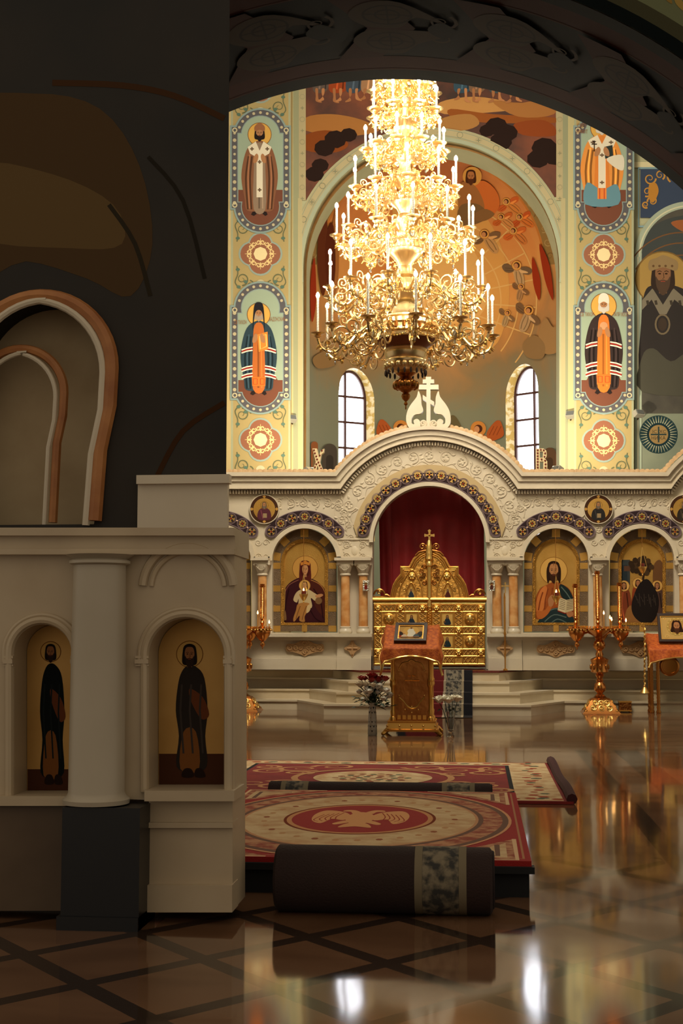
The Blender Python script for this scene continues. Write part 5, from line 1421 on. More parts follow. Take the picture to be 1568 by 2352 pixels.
GEM = gem_mesh(); BM = bulb_mesh(1)
tiers = [(770, .98, 12, .40, .2, .3), (672, .87, 12, .36, .18, .2), (545, .77, 12, .31, .15, .18), (442, .59, 10, .29, .12, .12), (347, .445, 10, .22, .1, .1), (262, .38, 8, .2, .08, .08), (214, .35, 8, .18, .07, .07), (176, .30, 8, .13, .06, .06)]
for ti, (py, R, n, Lc, dip, r0) in enumerate(tiers):
    am_ = arm_mesh(R, dip, r0); cm = candle_mesh(Lc); zc_ = hz(py) - Z0h
    for k in range(n):
        a = 2 * PI * (k + (.5 if ti % 2 else .12)) / n + .1
        o = bpy.data.objects.new('arm', am_); COL.objects.link(o); o.parent = ch; o.location = (0, 0, zc_); o.rotation_euler = (0, 0, a)
        c_ = bpy.data.objects.new('candle', cm); COL.objects.link(c_); c_.parent = o; c_.location = (R, 0, .01)
        b_ = bpy.data.objects.new('bulb', BM); COL.objects.link(b_); b_.parent = o; b_.location = (R, 0, .01 + Lc + .008)
        for f_, dz in (((.55, -.02), (.85, -.1)) if ti < 3 else ((.66, -.03),)):
            g = bpy.data.objects.new('crystal', GEM); COL.objects.link(g); g.parent = o; g.location = (r0 + (R - r0) * f_, 0, dz - .05)
    # bead swags between neighbouring arms
    m = MB()
    for k in range(n):
        a0 = 2 * PI * (k + (.5 if ti % 2 else .12)) / n + .1; a1 = a0 + 2 * PI / n; q = R * .72
        for j in range(12):
            t = (j + .5) / 12; a = a0 + (a1 - a0) * t; m.ball((q * math.cos(a), q * math.sin(a), zc_ - .05 - .1 * 4 * t * (1 - t)), .011, PGOLD, 5, 4)
    lz(m, 'bead_swag')
# ================================================================== lectern, vases, flowers
def lectern_cloth(name, label, X, yb, yf, zb, zf, hw, drop, sidedrop, c):
    """draped cloth over a sloping desk"""
    m = MB(); nx, ny = 28, 26; grid = []
    cl = mat(name + '_orange', c, .7, var=(30, .16), rgb2=(c[0] * .8, c[1] * .66, c[2] * .6), bump=(70, .4))
    us = [-1 - sidedrop + (2 + 2 * sidedrop) * i / nx for i in range(nx + 1)]
    Lt = math.hypot(yb - yf, zb - zf)
    tot = Lt + drop
    for j in range(ny + 1):
        s_ = tot * j / ny; row = []
        for u in us:
            ov = max(0, abs(u) - 1) * hw
            if s_ <= Lt: y = yb + (yf - yb) * s_ / Lt; z = zb + (zf - zb) * s_ / Lt; f = 0
            else:
                f = s_ - Lt; k = .55 + .45 * min(1, abs(u)) ** 2
                z = zf - f * k; y = yf - .02 - .015 * math.sin(u * 9) * min(1, f * 6) - .25 * f * (.3 + .2 * abs(u))
            x = X + math.copysign(min(abs(u), 1) * hw, u) + math.copysign(ov * .28 + .012 * math.sin(s_ * 22) * min(1, ov * 8), u) * (1 if ov else 0)
            z -= ov * .9
            row.append((x, y, z + .012 * math.exp(-((abs(u) - 1) / .12) ** 2)))
        grid.append(row)
    vs = [q for r in grid for q in r]; w_ = nx + 1
    m.add(vs, [(j * w_ + i, j * w_ + i + 1, (j + 1) * w_ + i + 1, (j + 1) * w_ + i) for j in range(ny) for i in range(nx)], cl)
    o = m.build(name, ang=80); md = o.modifiers.new('t', 'SOLIDIFY'); md.thickness = .006; md.offset = 1
    tag(o, label, 'cloth')
    fr = MB(); fr.tube(grid[-1], .012, PGOLD, 6); fr.tube([r[0] for r in grid], .008, PGOLD, 5); fr.tube([r[-1] for r in grid], .008, PGOLD, 5); fr.build('fringe', o)
    return o


def framed_icon(name, label, c, w_, h_, tilt, yaw, paint, fr_c=DWOOD, rim=GOLD):
    o = thing(name, label, 'icon', c)
    M = Matrix.Rotation(yaw, 3, 'Z') @ Matrix.Rotation(tilt, 3, 'X')
    f = lambda u, v, d: c + M @ Vector((u, d, v))
    mb = MB(); a, b_ = w_ / 2, h_ / 2; k = .035
    mb.ext([rect(-a, 0, a, h_), rect(-a + k, k, a - k, h_ - k)], f, -.02, .02, fr_c); mb.build('frame', o)
    mb = MB(); mb.ext([rect(-a + k, k, a - k, h_ - k), rect(-a + k + .012, k + .012, a - k - .012, h_ - k - .012)], f, -.012, .01, rim); mb.build('gilt_rim', o)
    mb = MB(); mb.ext([rect(-a + k, k, a - k, h_ - k)], f, .0, .012, GLEAF); mb.build('backing', o)
    p = Paint(lambda u, v, d: f(u, h_ - v, -.001 - d), .0005); paint(p, w_, h_); p.build('painting', o)
    return o


LB = G(945, 1690); LX, LY = LB.x, LB.y + .23
lec = thing('lectern', 'tall brass lectern with columns and engraved panel before the golden doors', 'lectern', (LX, LY, 0))
BRON = mat('engraved_bronze', (158, 98, 48), .32, .9, bump=(18, .3), var=(4, .2), rgb2=(190, 128, 66))
m = MB(); m.box((LX, LY, .085), (.54, .42, .05), GOLD); m.lathe([(.395, .045), (.40, .065), (.37, .075), (.355, .135), (.36, .14), (.36, .155)], GOLD, (LX, LY, 0), 4, rot=PI / 4)
for sx in (-1, 1):
    for k in range(5): m.ball((LX + .25 * (k / 2 - 1), LY - .262, .105), .012, PGOLD, 8, 6)
m.build('base', lec)
for sx in (-1, 1):
    for sy in (-1, 1):
        m = MB(); c = (LX + sx * .27, LY + sy * .25, 0); m.tube([Vector(c) + Vector((-sx * .03, -sy * .03, .07)), Vector(c) + Vector((0, 0, .05)), Vector(c) + Vector((sx * .03, sy * .01, .02))], [.03, .026, .02], GOLD, 8); m.ball(Vector(c) + Vector((sx * .03, sy * .01, .022)), .022, GOLD, 8, 6); m.build('foot', lec)
m = MB(); m.bx((LX - .2, LY - .16, .15), (LX + .2, LY + .16, .9), BRON); m.build('body', lec)
m = MB()
for k in range(6): m.box((LX - .135 + .054 * k, LY - .168, .19), (.035, .02, .045), GOLD)
fl_ = lambda u, v, d: Vector((LX + u, LY - .162 + d, v))
m.tube([fl_(u, v, -.008) for u, v in spl([(-.135, .7), (-.1, .76), (-.04, .775), (0, .80), (.04, .775), (.1, .76), (.135, .7)], closed=False)], .008, PGOLD, 6)
m.tube([fl_(u, v, -.008) for u, v in spl([(-.135, .40), (-.09, .36), (-.05, .31), (0, .285), (.05, .30), (.09, .35), (.135, .40)], closed=False)], .008, PGOLD, 6)
for u, v in [(-.135, .42), (.135, .42), (-.135, .68), (.135, .68), (0, .3), (0, .24), (-.07, .27), (.07, .27)]: m.ball(fl_(u, v, -.01), .009, PGOLD, 6, 5)
m.tube([fl_(0, .44, -.004), fl_(0, .66, -.004)], .006, DGOLD, 5); m.tube([fl_(-.08, .58, -.004), fl_(.08, .58, -.004)], .006, DGOLD, 5); m.tube([fl_(-.04, .63, -.004), fl_(.04, .63, -.004)], .005, DGOLD, 5)
m.build('front_ornament', lec)
for sx in (-1, 1):
    for sy in (-1, 1):
        m = MB(); m.lathe([(.038, .15), (.042, .17), (.034, .19), (.026, .2), (.03, .25), (.022, .27), (.022, .5), (.032, .52), (.036, .54), (.03, .56), (.036, .58), (.026, .6), (.023, .62), (.023, .82), (.034, .84), (.028, .86), (.036, .9)], GOLD, (LX + sx * .2, LY + sy * .17, 0), 14); m.build('column', lec)
zbk, zfr = 1.165, .925; yb_, yf_ = LY + .09, LY - .22
m = MB(); m.add([(LX + sx * .27, y, z) for sx in (-1, 1) for y, z in ((yf_, .895), (yf_, .91), (yb_, 1.145), (yb_, .895))], [(0, 1, 2, 3), (7, 6, 5, 4), (0, 4, 5, 1), (1, 5, 6, 2), (2, 6, 7, 3), (3, 7, 4, 0)], DGOLD); m.build('desk', lec)
lectern_cloth('lectern_cloth', 'orange brocade cloth draped over the brass lectern', LX, yb_ + .01, yf_ - .01, zbk, zfr, .29, .16, .5, (214, 112, 34))


def resurrection(p, w_, h_):
    k = .04; p.poly(rect(-w_ / 2 + k, k, w_ / 2 - k, h_ - k), (190, 148, 84)); p.poly(circ(0, h_ * .4, .085, 24), (206, 160, 86)); p.poly(rect(-w_ / 2 + .05, h_ * .82, w_ / 2 - .05, h_ * .85), (110, 74, 40))
    p.poly(spl([(-.02, .09), (.02, .09), (.035, .13), (.05, .16), (.03, .22), (-.035, .22), (-.03, .16), (-.04, .13)]), (214, 204, 180)); p.poly(circ(0, .078, .012, 10, .015), (120, 78, 50))
    for x, y, c in [(-.1, .2, (172, 54, 30)), (-.07, .215, (200, 180, 150)), (-.115, .17, (60, 50, 44)), (.08, .2, (44, 62, 76)), (.105, .17, (70, 66, 60)), (.06, .215, (84, 92, 90))]: p.poly(spl([(x - .03, y + .03), (x - .025, y - .01), (x, y - .03), (x + .025, y - .01), (x + .03, y + .03)]), c); p.poly(circ(x, y - .035, .01, 8), (176, 122, 82))
    p.poly(rect(-.11, .235, .09, .245), (150, 90, 50))


ic = Vector((LX - .04 + .03, yf_ + .05, .965))
sl = math.atan2(zbk - zfr, yb_ - yf_)
framed_icon('framed_icon', 'dark framed festal icon with a white robed figure lying on the orange lectern cloth', Vector((LX - .015, yf_ + .045, zfr + .062)), .345, .315, -(PI / 2 - sl), -.03, resurrection)

# flowers
def rose(c, r, colr, seed=0, name='flower', lab=None, grp=None, stem_to=None, M=None, cat='flower'):
    rnd = random.Random(seed)
    o = thing(name, lab, cat, c, grp); m = MB(); M = M or Matrix.Rotation(0, 3, 'X'); c = Vector(c)
    pm = mat('petal_%02x%02x%02x' % colr, colr, .6)
    m.ball(c, (r * .5, r * .5, r * .55), pm, 8, 6)
    for ring_, n, tl, s_ in ((0, 4, .25, .62), (1, 6, .6, .8), (2, 7, 1.0, 1.0)):
        for k in range(n):
            a = 2 * PI * k / n + rnd.random(); dirv = Vector((math.cos(a), math.sin(a), 0)); up = Vector((0, 0, 1)); sd = dirv.cross(up)
            pts = []; q = 4
            for i in range(q + 1):
                t = i / q; rad = r * s_ * (math.sin(tl * t * 1.5) * .95 + .12); hgt = r * (-.5 + 1.15 * t * math.cos(tl * t * .9)); wd = r * .5 * s_ * math.sin(PI * min(1, .18 + .72 * t))
                pts.append([dirv * rad + up * hgt - sd * wd - dirv * wd * .25, dirv * rad * 1.08 + up * hgt, dirv * rad + up * hgt + sd * wd - dirv * wd * .25])
            vs = [c + M @ p_ for row in pts for p_ in row]; m.add(vs, [(i * 3 + j, i * 3 + j + 1, i * 3 + j + 4, i * 3 + j + 3) for i in range(q) for j in range(2)], pm)
    m.build('blossom', o, 70)
    if stem_to is not None:
        s_ = MB(); st = Vector(stem_to); s_.tube([c - Vector((0, 0, r * .4)), (c * .6 + st * .4) + Vector((0, 0, .02)), st], .004, LEAF, 5); s_.build('stem', o)
        if rnd.random() < .8:
            lf = MB(); b_ = c * .65 + st * .35; a = rnd.random() * 6.28; dv = Vector((math.cos(a), math.sin(a), -.25)) * .075; sd = Vector((-math.sin(a), math.cos(a), 0)) * .02
            lf.add([b_, b_ + dv * .5 + sd + Vector((0, 0, .015)), b_ + dv * .5 + Vector((0, 0, .022)), b_ + dv * .5 - sd + Vector((0, 0, .015)), b_ + dv], [(0, 1, 2), (0, 2, 3), (1, 4, 2), (2, 4, 3)], LEAF); lf.build('leaf', o)
    return o


VB = G(855, 1689); vx, vy = VB.x, VB.y
va = thing('patterned_vase', 'tall white ceramic vase with dark triangles on the floor left of the brass lectern', 'vase', (vx, vy, 0))
CER = mat('glazed_ceramic', (178, 170, 152), .25)
m = MB(); m.lathe([(.0, .004), (.046, .0), (.05, .01), (.048, .1), (.044, .2), (.036, .29), (.038, .345), (.034, .345), (.032, .29), (.04, .2), (.042, .02), (0, .02)], CER, (vx, vy, 0), 24); m.build('body', va)
p = Paint(lambda u, v, d: Vector((vx + (.0495 - .011 * max(0, v - .1) / .19) * math.sin(u), vy - (.0495 - .011 * max(0, v - .1) / .19) * math.cos(u), v)), .0003)
for j in range(6):
    for k in range(8):
        u = 2 * PI * (k + (j % 2) * .5) / 8; v = .035 + j * .048; p.poly([(u - .3, v + .028), (u + .3, v + .028), (u, v)] if (j + k) % 2 else [(u - .3, v + .028), (u, v + .016), (u + .3, v + .028), (u, v)], (38, 36, 40), same=not (j == 0 and k == 0))
pt = p.build('triangle_pattern', va)
rnd = random.Random(3)
top = Vector((vx, vy, .335))
for k in range(40):
    a = rnd.random() * 6.28; rr = .175 * math.sqrt(rnd.random()); h = .37 + .25 * rnd.random() + (.05 if rr < .09 else 0)
    c = Vector((vx + .02 + rr * math.cos(a) * 1.05, vy + rr * math.sin(a) * .7, h)); red = h > .585
    colr = (150, 46, 40) if red else ((240, 236, 224) if k % 4 else (210, 196, 170))
    rose(c, .042 + .01 * rnd.random(), colr, k, 'red_flower' if red else 'white_flower', 'small red flower at the top of the bouquet in the patterned vase' if red else 'small pale flower in the lower part of the bouquet in the patterned vase', 'red bouquet flowers' if red else 'pale bouquet flowers', top + Vector((rnd.uniform(-.02, .02), rnd.uniform(-.02, .02), -.04)))
fo = MB()
for k in range(34):
    a = rnd.random() * 6.28; rr = .19 * math.sqrt(rnd.random()); b_ = Vector((vx + rr * math.cos(a), vy + rr * math.sin(a) * .8, 0.29 + .12 * rnd.random())); L_ = rnd.uniform(.06, .11); d = Vector((math.cos(a), math.sin(a), rnd.uniform(-.6, .5))) * L_; sd = Vector((-math.sin(a), math.cos(a), 0)) * L_ * .2
    fo.add([b_, b_ + d * .5 + sd, b_ + d * .5 + Vector((0, 0, .012)), b_ + d * .5 - sd, b_ + d], [(0, 1, 2), (0, 2, 3), (1, 4, 2), (2, 4, 3)], LEAF)
    fo.tube([b_, b_ * .5 + top * .5, top - Vector((0, 0, .02))], .002, LEAF, 3)
tag(fo.build('bouquet_foliage'), 'dark green leaves of the bouquet in the patterned vase', 'foliage', kind='stuff')
VG = G(1035, 1692); gx, gy = VG.x, VG.y
vg = thing('glass_vase', 'tall clear glass vase on the floor right of the brass lectern', 'vase', (gx, gy, 0))
m = MB(); m.lathe([(0, .0), (.036, .0), (.038, .012), (.026, .03), (.03, .06), (.036, .14), (.046, .26), (.043, .26), (.033, .14), (.027, .065), (.0, .05)], GLASS, (gx, gy, 0), 24); m.build('body', vg)
for k, (dx, dz, r) in enumerate([(-.09, .385, .07), (-.035, .40, .062), (.01, .38, .06), (.05, .405, .055), (.10, .395, .066)]):
    c = Vector((gx - .03 + dx, gy + .03 * math.sin(k * 2), dz)); rose(c, r, (248, 242, 222), k + 50, 'white_rose', 'white rose in the clear glass vase, %s' % ['first bloom from the lectern', 'second bloom from the lectern', 'middle bloom of the five', 'fourth bloom from the lectern', 'outermost bloom away from the lectern'][k], 'white roses in the glass vase', (gx + .01 * (k - 2), gy, .08))

# ================================================================== stair runner
RC = mat('runner_navy', (20, 20, 28), .9, bump=(120, .4)); RR = mat('runner_red', (104, 22, 22), .9, bump=(120, .4))
xa, xb = XC - .42, G(1085, 1642).x
prof_ = [(YS - .25, ZP + .006)]
for k in (3, 2, 1, 0):
    yk = YST - .02 + .33 * k - .006; prof_ += [(yk, tops[k] + .006), (yk - .004, (tops[k - 1] + .006) if k else .006)]
prof_ += [(YST - .55, .006)]
run = thing('stair_runner', 'dark red and navy patterned runner carpet going down the steps from the golden doors', 'carpet', (XC, 18, 0))
def rung(u0, u1, d, mm_, name):
    m = MB(); vs = []
    for i, (y, z) in enumerate(prof_): vs += [(xa + (xb - xa) * u0, y - d * .7, z + d), (xa + (xb - xa) * u1, y - d * .7, z + d)]
    m.add(vs, [(2 * i, 2 * i + 1, 2 * i + 3, 2 * i + 2) for i in range(len(prof_) - 1)], mm_)
    o = m.build(name, run, 20); return o
rung(0, 1, 0, RC, 'pile'); p_ = rung(.12, .62, .002, RR, 'red_field')
PAT = mat('runner_ornament', (64, 62, 60), .9, var=(28, .08), rgb2=(150, 140, 120))
rung(.64, .86, .002, PAT, 'ornament_band'); rung(.615, .645, .003, P((170, 156, 130), .9), 'edge_stripe'); rung(.855, .885, .003, P((170, 156, 130), .9), 'edge_stripe')

# ================================================================== candle stand
CB = G(1376, 1640)


def candle_stand(label, X, Y):
    st = thing('candle_stand', label, 'candle stand', (X, Y, 0)); k = sc_at(Y); c = (X, Y, 0)
    zz = lambda py: (A(1376, py, Y).z) if False else (CZ + (1450 - py) * k)
    sh = lambda pp: [(r * k, zz(y)) for r, y in pp]
    m = MB()
    for sx in (-1, 1):
        for sy in (-1, 1): m.ball((X + sx * 34 * k, Y + sy * 34 * k, .025), .028, DGOLD, 8, 6)
    q = 1.414
    m.lathe(sh([(42 * q, 1637), (43 * q, 1633), (38 * q, 1628), (36 * q, 1626), (24 * q, 1607), (20 * q, 1600), (14 * q, 1598), (8 * q, 1592)]), COPPER, c, 4, rot=PI / 4)
    for sx in (-1, 1):   # openwork scrolls on the sloping sides
        for i in range(3):
            for j in range(2):
                u = (-18 + 18 * i) * (1 - .3 * j); y = 1620 - j * 11; rr = (36 - (1626 - y) * .63) * k + .006
                for side in range(4):
                    R4 = Matrix.Rotation(side * PI / 2, 3, 'Z'); m.tube([Vector(c) + R4 @ Vector(((u + a) * k, -rr - (b_ * .55 * k if 0 else 0) + b_ * .5 * k * -1 * .9, zz(y + b_))) for a, b_ in spiral(0, 0, 7, 1.5, 1.4, i, sx, 14)], .008, PGOLD, 5)
    m.build('base', st)
    m = MB(); m.lathe(sh([(8, 1596), (10, 1592), (6, 1589), (12, 1583), (14, 1576), (12, 1569), (7, 1563), (9, 1560), (6, 1556), (8, 1552), (10, 1549), (8, 1546), (14, 1544), (20, 1541), (19, 1536), (18, 1524), (20, 1517), (21, 1513), (15, 1510), (8, 1507), (9, 1502), (7, 1497), (6, 1494), (12, 1488), (14, 1481), (12, 1474), (7, 1469), (10, 1466), (8, 1462), (14, 1458), (26, 1450), (30, 1447)]), COPPER, c, 28)
    for i in range(8): m.ball((X + 19 * k * math.cos(i * PI / 4), Y + 19 * k * math.sin(i * PI / 4), zz(1530)), (.02, .02, .04), DGOLD, 6, 5)
    m.build('stem', st)
    def plate(px, py_, r, hol):
        m = MB(); cc = (X + px * k, Y + py_ * k, 0)
        m.lathe(sh([(r * .3, 1447.5), (r, 1446.5), (r * 1.02, 1444), (r, 1443.5), (r * .3, 1444)]), COPPER, cc, 28)
        for i in range(16):
            a = i * PI / 8; m.lathe([(.008, zz(1444)), (.007, zz(1444) + .025), (.011, zz(1444) + .03)], PGOLD, (cc[0] + r * k * .82 * math.cos(a), cc[1] + r * k * .82 * math.sin(a), 0), 6); m.ball((cc[0] + r * k * 1.0 * math.cos(a), cc[1] + r * k * 1.0 * math.sin(a), zz(1447)), .014, PGOLD, 6, 5)
        if hol: m.lathe(sh([(.01, 1492), (2, 1488), (1.5, 1486), (5, 1483), (6, 1479), (4, 1475), (3, 1473), (8, 1471), (10, 1468), (16, 1460), (19, 1452), (18, 1447)]), COPPER, cc, 20)
        m.build('tray', st)
    plate(0, 0, 34, False)
    sides = [(-50, -6), (47, -10), (8, 50), (-4, -50)]
    for x, y in sides[:3]: plate(x, y, 21, True)
    for x, y in sides[:3]:
        L_ = math.hypot(x, y); m = MB(); m.tube([(X + x / L_ * 8 * k, Y + y / L_ * 8 * k, zz(1460)), (X + x * .5 * k, Y + y * .5 * k, zz(1452)), (X + x * .75 * k, Y + y * .75 * k, zz(1456))], .016, COPPER, 6); m.build('branch', st)
    for x, y, yt, yb2 in ((-2, 0, 1314, 1446), (-52, -6, 1343, 1446), (46, -10, 1341, 1446)):
        m = MB(); cc = (X + x * k, Y + y * k, 0)
        m.lathe(sh([(7, yb2 - 3), (8, yb2 - 6), (3, yb2 - 10), (5, yb2 - 16), (3, yb2 - 20), (5, yb2 - 26), (2.6, yb2 - 30)]), COPPER, cc, 12)
        pr_ = []; y_ = yb2 - 30; i = 0
        while y_ > yt + 8: pr_.append((4.6 if i % 2 else 5.6, y_)); y_ -= 1.7; i += 1
        m.lathe(sh([(3, yb2 - 28)] + pr_ + [(6.4, yt + 6), (7, yt + 4), (5, yt + 3), (6, yt)]), COPPER, cc, 12); m.build('candle_socket', st)
    return st, k


CB = A(1376, 1500, YWG - .27)
st, ck = candle_stand('brass candle stand with three trays and spiral sockets right of the golden doors', CB.x, CB.y)
LBs = A(558, 1500, YWG - .27); st2, _ = candle_stand('brass candle stand at the left end of the marble steps', LBs.x, CB.y)
WAX = mat('beeswax', (206, 140, 60), .5)
FL2 = mat('candle_flame', (255, 190, 110), .3, emit=14)


def taper(X, Y, dx, dy, h, lab, k=ck):
    z0 = CZ + 6 * k
    o = thing('taper_candle', lab, 'candle', (X + dx * k, Y + dy * k, z0))
    m = MB(); m.lathe([(.006, z0), (.0055, z0 + h)], WAX, (X + dx * k, Y + dy * k, 0), 8); m.build('wax', o)
    m = MB(); m.lathe([(.003, z0 + h), (.011, z0 + h + .014), (.008, z0 + h + .032), (0, z0 + h + .055)], FL2, (X + dx * k, Y + dy * k, 0), 8); m.build('flame', o)


for a in [(CB.x, CB.y, 10, -14, .19, 'lit thin candle on the middle tray, close to the tall spiral socket'), (CB.x, CB.y, 24, -10, .13, 'lit thin candle at the right edge of the middle tray'), (CB.x, CB.y, 27, -16, .105, 'short lit candle in front at the right edge of the middle tray'), (CB.x, CB.y, 59, -12, .09, 'lit thin candle at the outer edge of the right tray'),
          (LBs.x, CB.y, 62, -8, .07, 'lit thin candle on the right tray of the left candle stand'), (LBs.x, CB.y, -16, -14, .16, 'lit thin candle on the middle tray of the left candle stand'), (LBs.x, CB.y, 36, -14, .2, 'lit candle near the right edge of the left stand middle tray')]: taper(*a)
bx_ = A(1433, 1500, YWG - .2); o = thing('brass_box', 'small embossed brass box on the floor beside the candle stand base', 'box', (bx_.x, bx_.y + .08, 0))
k = sc_at(bx_.y); m = MB()
m.bx((bx_.x - .08, bx_.y, .02), (bx_.x + .085, bx_.y + .15, .135), mat('embossed_brass', (150, 96, 48), .35, 1.0, bump=(30, .8, 'v')))
m.bx((bx_.x - .086, bx_.y - .006, .015), (bx_.x + .091, bx_.y + .156, .03), GOLD); m.build('body', o)
m = MB(); m.bx((bx_.x - .086, bx_.y - .006, .135), (bx_.x + .091, bx_.y + .156, .15), GOLD); m.build('lid', o)
for sx in (-1, 1):
    for sy in (0, 1): m = MB(); m.ball((bx_.x + sx * .07, bx_.y + .01 + sy * .13, .01), .012, DGOLD, 6, 5); m.build('foot', o)

# ================================================================== table with the face icon, right
TY = YWG - .36; k = sc_at(TY); TX = A(1560, 1500, TY).x
tb = thing('icon_table', 'slim legged brass icon table with orange cloth right of the candle stand', 'table', (TX, TY + .25, 0))
lx0, lx1 = A(1498, 1600, TY).x, TX + (TX - A(1498, 1600, TY).x)
for x in (lx0, lx1):
    for y in (TY + .06, TY + .3):
        m = MB(); pr_ = [(.03, .0), (.034, .02), (.022, .05), (.03, .08), (.02, .1)]; z = .1; i = 0
        while z < .76: pr_.append((.021 if i % 2 else .026, z)); z += .022; i += 1
        m.lathe(pr_ + [(.03, .78), (.024, .82)], DGOLD, (x, y, 0), 10); m.build('leg', tb)
lm = A(1512, 1600, TY).x
m = MB(); pr_ = [(.03, .0), (.034, .02), (.022, .05), (.03, .08), (.02, .1)] + [(.021 if i % 2 else .026, .12 + i * .022) for i in range(30)] + [(.03, .8)]
m.lathe(pr_, DGOLD, (lm, TY + .02, 0), 10); m.build('leg', tb)
m = MB(); m.bx((lx0 - .03, TY + .0, .8), (lx1 + .03, TY + .33, .84), DGOLD); m.build('table_top', tb)
m = MB(); c = A(1537, 1530, TY + .03); m.lathe([(.0, -.02), (.13, -.02), (.135, 0), (.12, .012), (.1, .012), (.095, .004), (0, .008)], DGOLD, c, 28, Matrix.Rotation(PI / 2, 3, 'X')); m.build('disc', tb)
m = MB(); m.tube([c + Vector((0, .01, 0)), c + Vector((0, .08, .02))], .02, DGOLD, 6); m.build('disc_bracket', tb)
lectern_cloth('table_cloth', 'orange cloth with gold edging draped over the slim legged icon table', TX, TY + .34, TY - .03, 1.06, .86, (lx1 - lx0) / 2 + .03, .2, .14, (206, 104, 34))
m = MB(); m.add([(lx + s_, y, z) for lx, s_ in ((lx0, -.02), (lx1, .02)) for y, z in ((TY, .84), (TY, .85), (TY + .32, 1.03), (TY + .32, .84))], [(0, 1, 2, 3), (7, 6, 5, 4), (0, 4, 5, 1), (1, 5, 6, 2), (2, 6, 7, 3), (3, 7, 4, 0)], DGOLD); m.build('desk', tb)


def holy_face(p, w_, h_):
    q = .04; p.poly(rect(-w_ / 2 + q, q, w_ / 2 - q, h_ - q), (196, 158, 92))
    p.ring(-.0, h_ * .46, .105, .135, mat('halo_gold', (216, 176, 96), .3, .9), 36); p.poly(circ(0, h_ * .46, .105, 32), (186, 140, 74))
    for x, y in ((-.15, .075), (.15, .075)): p.poly(circ(x, y, .016, 14), (222, 180, 100)); p.poly(circ(x, y, .008, 10), (150, 96, 44))
    for a in range(14): p.poly(circ(.12 * math.cos(a * .449), h_ * .46 + .12 * math.sin(a * .449), .009, 8), (230, 190, 110), same=a > 0)
    for sx in (-1, 1): p.poly(spl([(sx * .03, .1), (sx * .06, .14), (sx * .07, .2), (sx * .085, .26), (sx * .06, .275), (sx * .04, .24)]), (48, 28, 20)); p.line(spiral(sx * .14, h_ - .08, .03, .004, 1.5, 0, sx, 16), .007, (228, 188, 110))
    face(p, 0, h_ * .46, .044, .066, (174, 118, 76), (50, 30, 20), (74, 44, 28))


fi_ = framed_icon('framed_icon', 'dark framed icon of a bearded face with gold halo on the orange table cloth', Vector((TX - .01, TY + .06, .955)), .50, .42, -.42, 0, holy_face)

# tasselled cord, staff cross, hanging lamps
Yq = YS - .75
ct = A(1480, 1442, Yq); cb = A(1480, 1583, Yq)
o = thing('tassel_cord', 'gold twisted cord with a tassel hanging left of the slim legged table', 'cord', cb)
m = MB(); n_ = 60; m.tube([ct + (cb - ct) * (i / n_) + Vector((.006 * math.sin(i * 1.3), .006 * math.cos(i * 1.3), 0)) for i in range(n_ + 1)], .012, PGOLD, 6); m.tube([ct, ct + Vector((0, .3, .02))], .012, PGOLD, 6); m.build('cord', o)
m = MB(); m.lathe([(.012, .06), (.02, .05), (.014, .035), (.03, .02), (.06, -.04), (.065, -.05)], PGOLD, cb, 14); m.build('tassel', o)
Ys_ = YS - .32; sb = A(1160, 1538, Ys_)
o = thing('staff_cross', 'slender gold processional cross standing before the columns right of the golden doors', 'cross', (sb.x, Ys_, ZP))
zt = A(1160, 1362, Ys_).z
m = MB(); m.lathe([(.03, ZP), (.03, ZP + .02), (.009, ZP + .03), (.009, A(1160, 1460, Ys_).z), (.02, A(1160, 1456, Ys_).z), (.012, A(1160, 1450, Ys_).z)] + [(.016 if i % 2 else .011, A(1160, 1448 - i * 2, Ys_).z) for i in range(38)] + [(.008, zt)], GOLD, (sb.x, Ys_, 0), 8); m.build('staff', o)
f = lambda u, v, d: A(1160 + u, 1346 + v, Ys_) + Vector((0, d, 0))
m = MB(); m.ext([[(-1.2, 16), (-1.2, 1.2), (-6, 1.2), (-8, 2.4), (-9, 0), (-8, -2.4), (-6, -1.2), (-1.2, -1.2), (-1.2, -5), (-2.4, -7), (0, -9), (2.4, -7), (1.2, -5), (1.2, -1.2), (6, -1.2), (8, -2.4), (9, 0), (8, 2.4), (6, 1.2), (1.2, 1.2), (1.2, 16)]], f, -.01, .01, PGOLD); m.build('cross_head', o)


def lamp(cx, cy, ytop, lab, flame):
    Yl = YS - .42; c = A(cx, cy, Yl); kk = sc_at(Yl); o = thing('hanging_oil_lamp', lab, 'lamp', c)
    m = MB(); m.lathe([(.01 * .3, -.12), (.012, -.1), (.008, -.09), (.03, -.07), (.05, -.03), (.062, .0), (.062, .008), (.05, .008), (.04, -.02)], PGOLD, c, 18); m.build('bowl', o)
    m = MB(); m.lathe([(.034, .0), (.036, .04), (.03, .055), (.028, .055), (.03, .0)], mat('ruby_glass', (150, 60, 40), .1, trans=.6), c, 14); m.build('lamp_glass', o)
    tp = A(cx, ytop, YS - .05); knot = c + Vector((0, 0, .28)); mid = Vector((c.x, c.y, tp.z - .02))
    m = MB()
    for i in range(3):
        a = i * 2.094; m.tube([c + Vector((.06 * math.cos(a), .06 * math.sin(a), 0)), knot], .004, PGOLD, 4)
    m.tube([knot, mid, tp], .004, DGOLD, 4); m.build('chain', o)
    if flame: m = MB(); m.lathe([(.004, .05), (.012, .062), (.008, .08), (0, .1)], FL2, c, 8); m.build('flame', o)


lamp(1277, 1370, 1218, 'small gilded oil lamp hanging on a chain before the icon with the open book', True)
lamp(697, 1366, 1218, 'small gilded oil lamp hanging on a chain before the crowned woman icon', True)
lamp(1475, 1303, 1218, 'small gilded oil lamp hanging on a chain before the three winged figures icon', False)

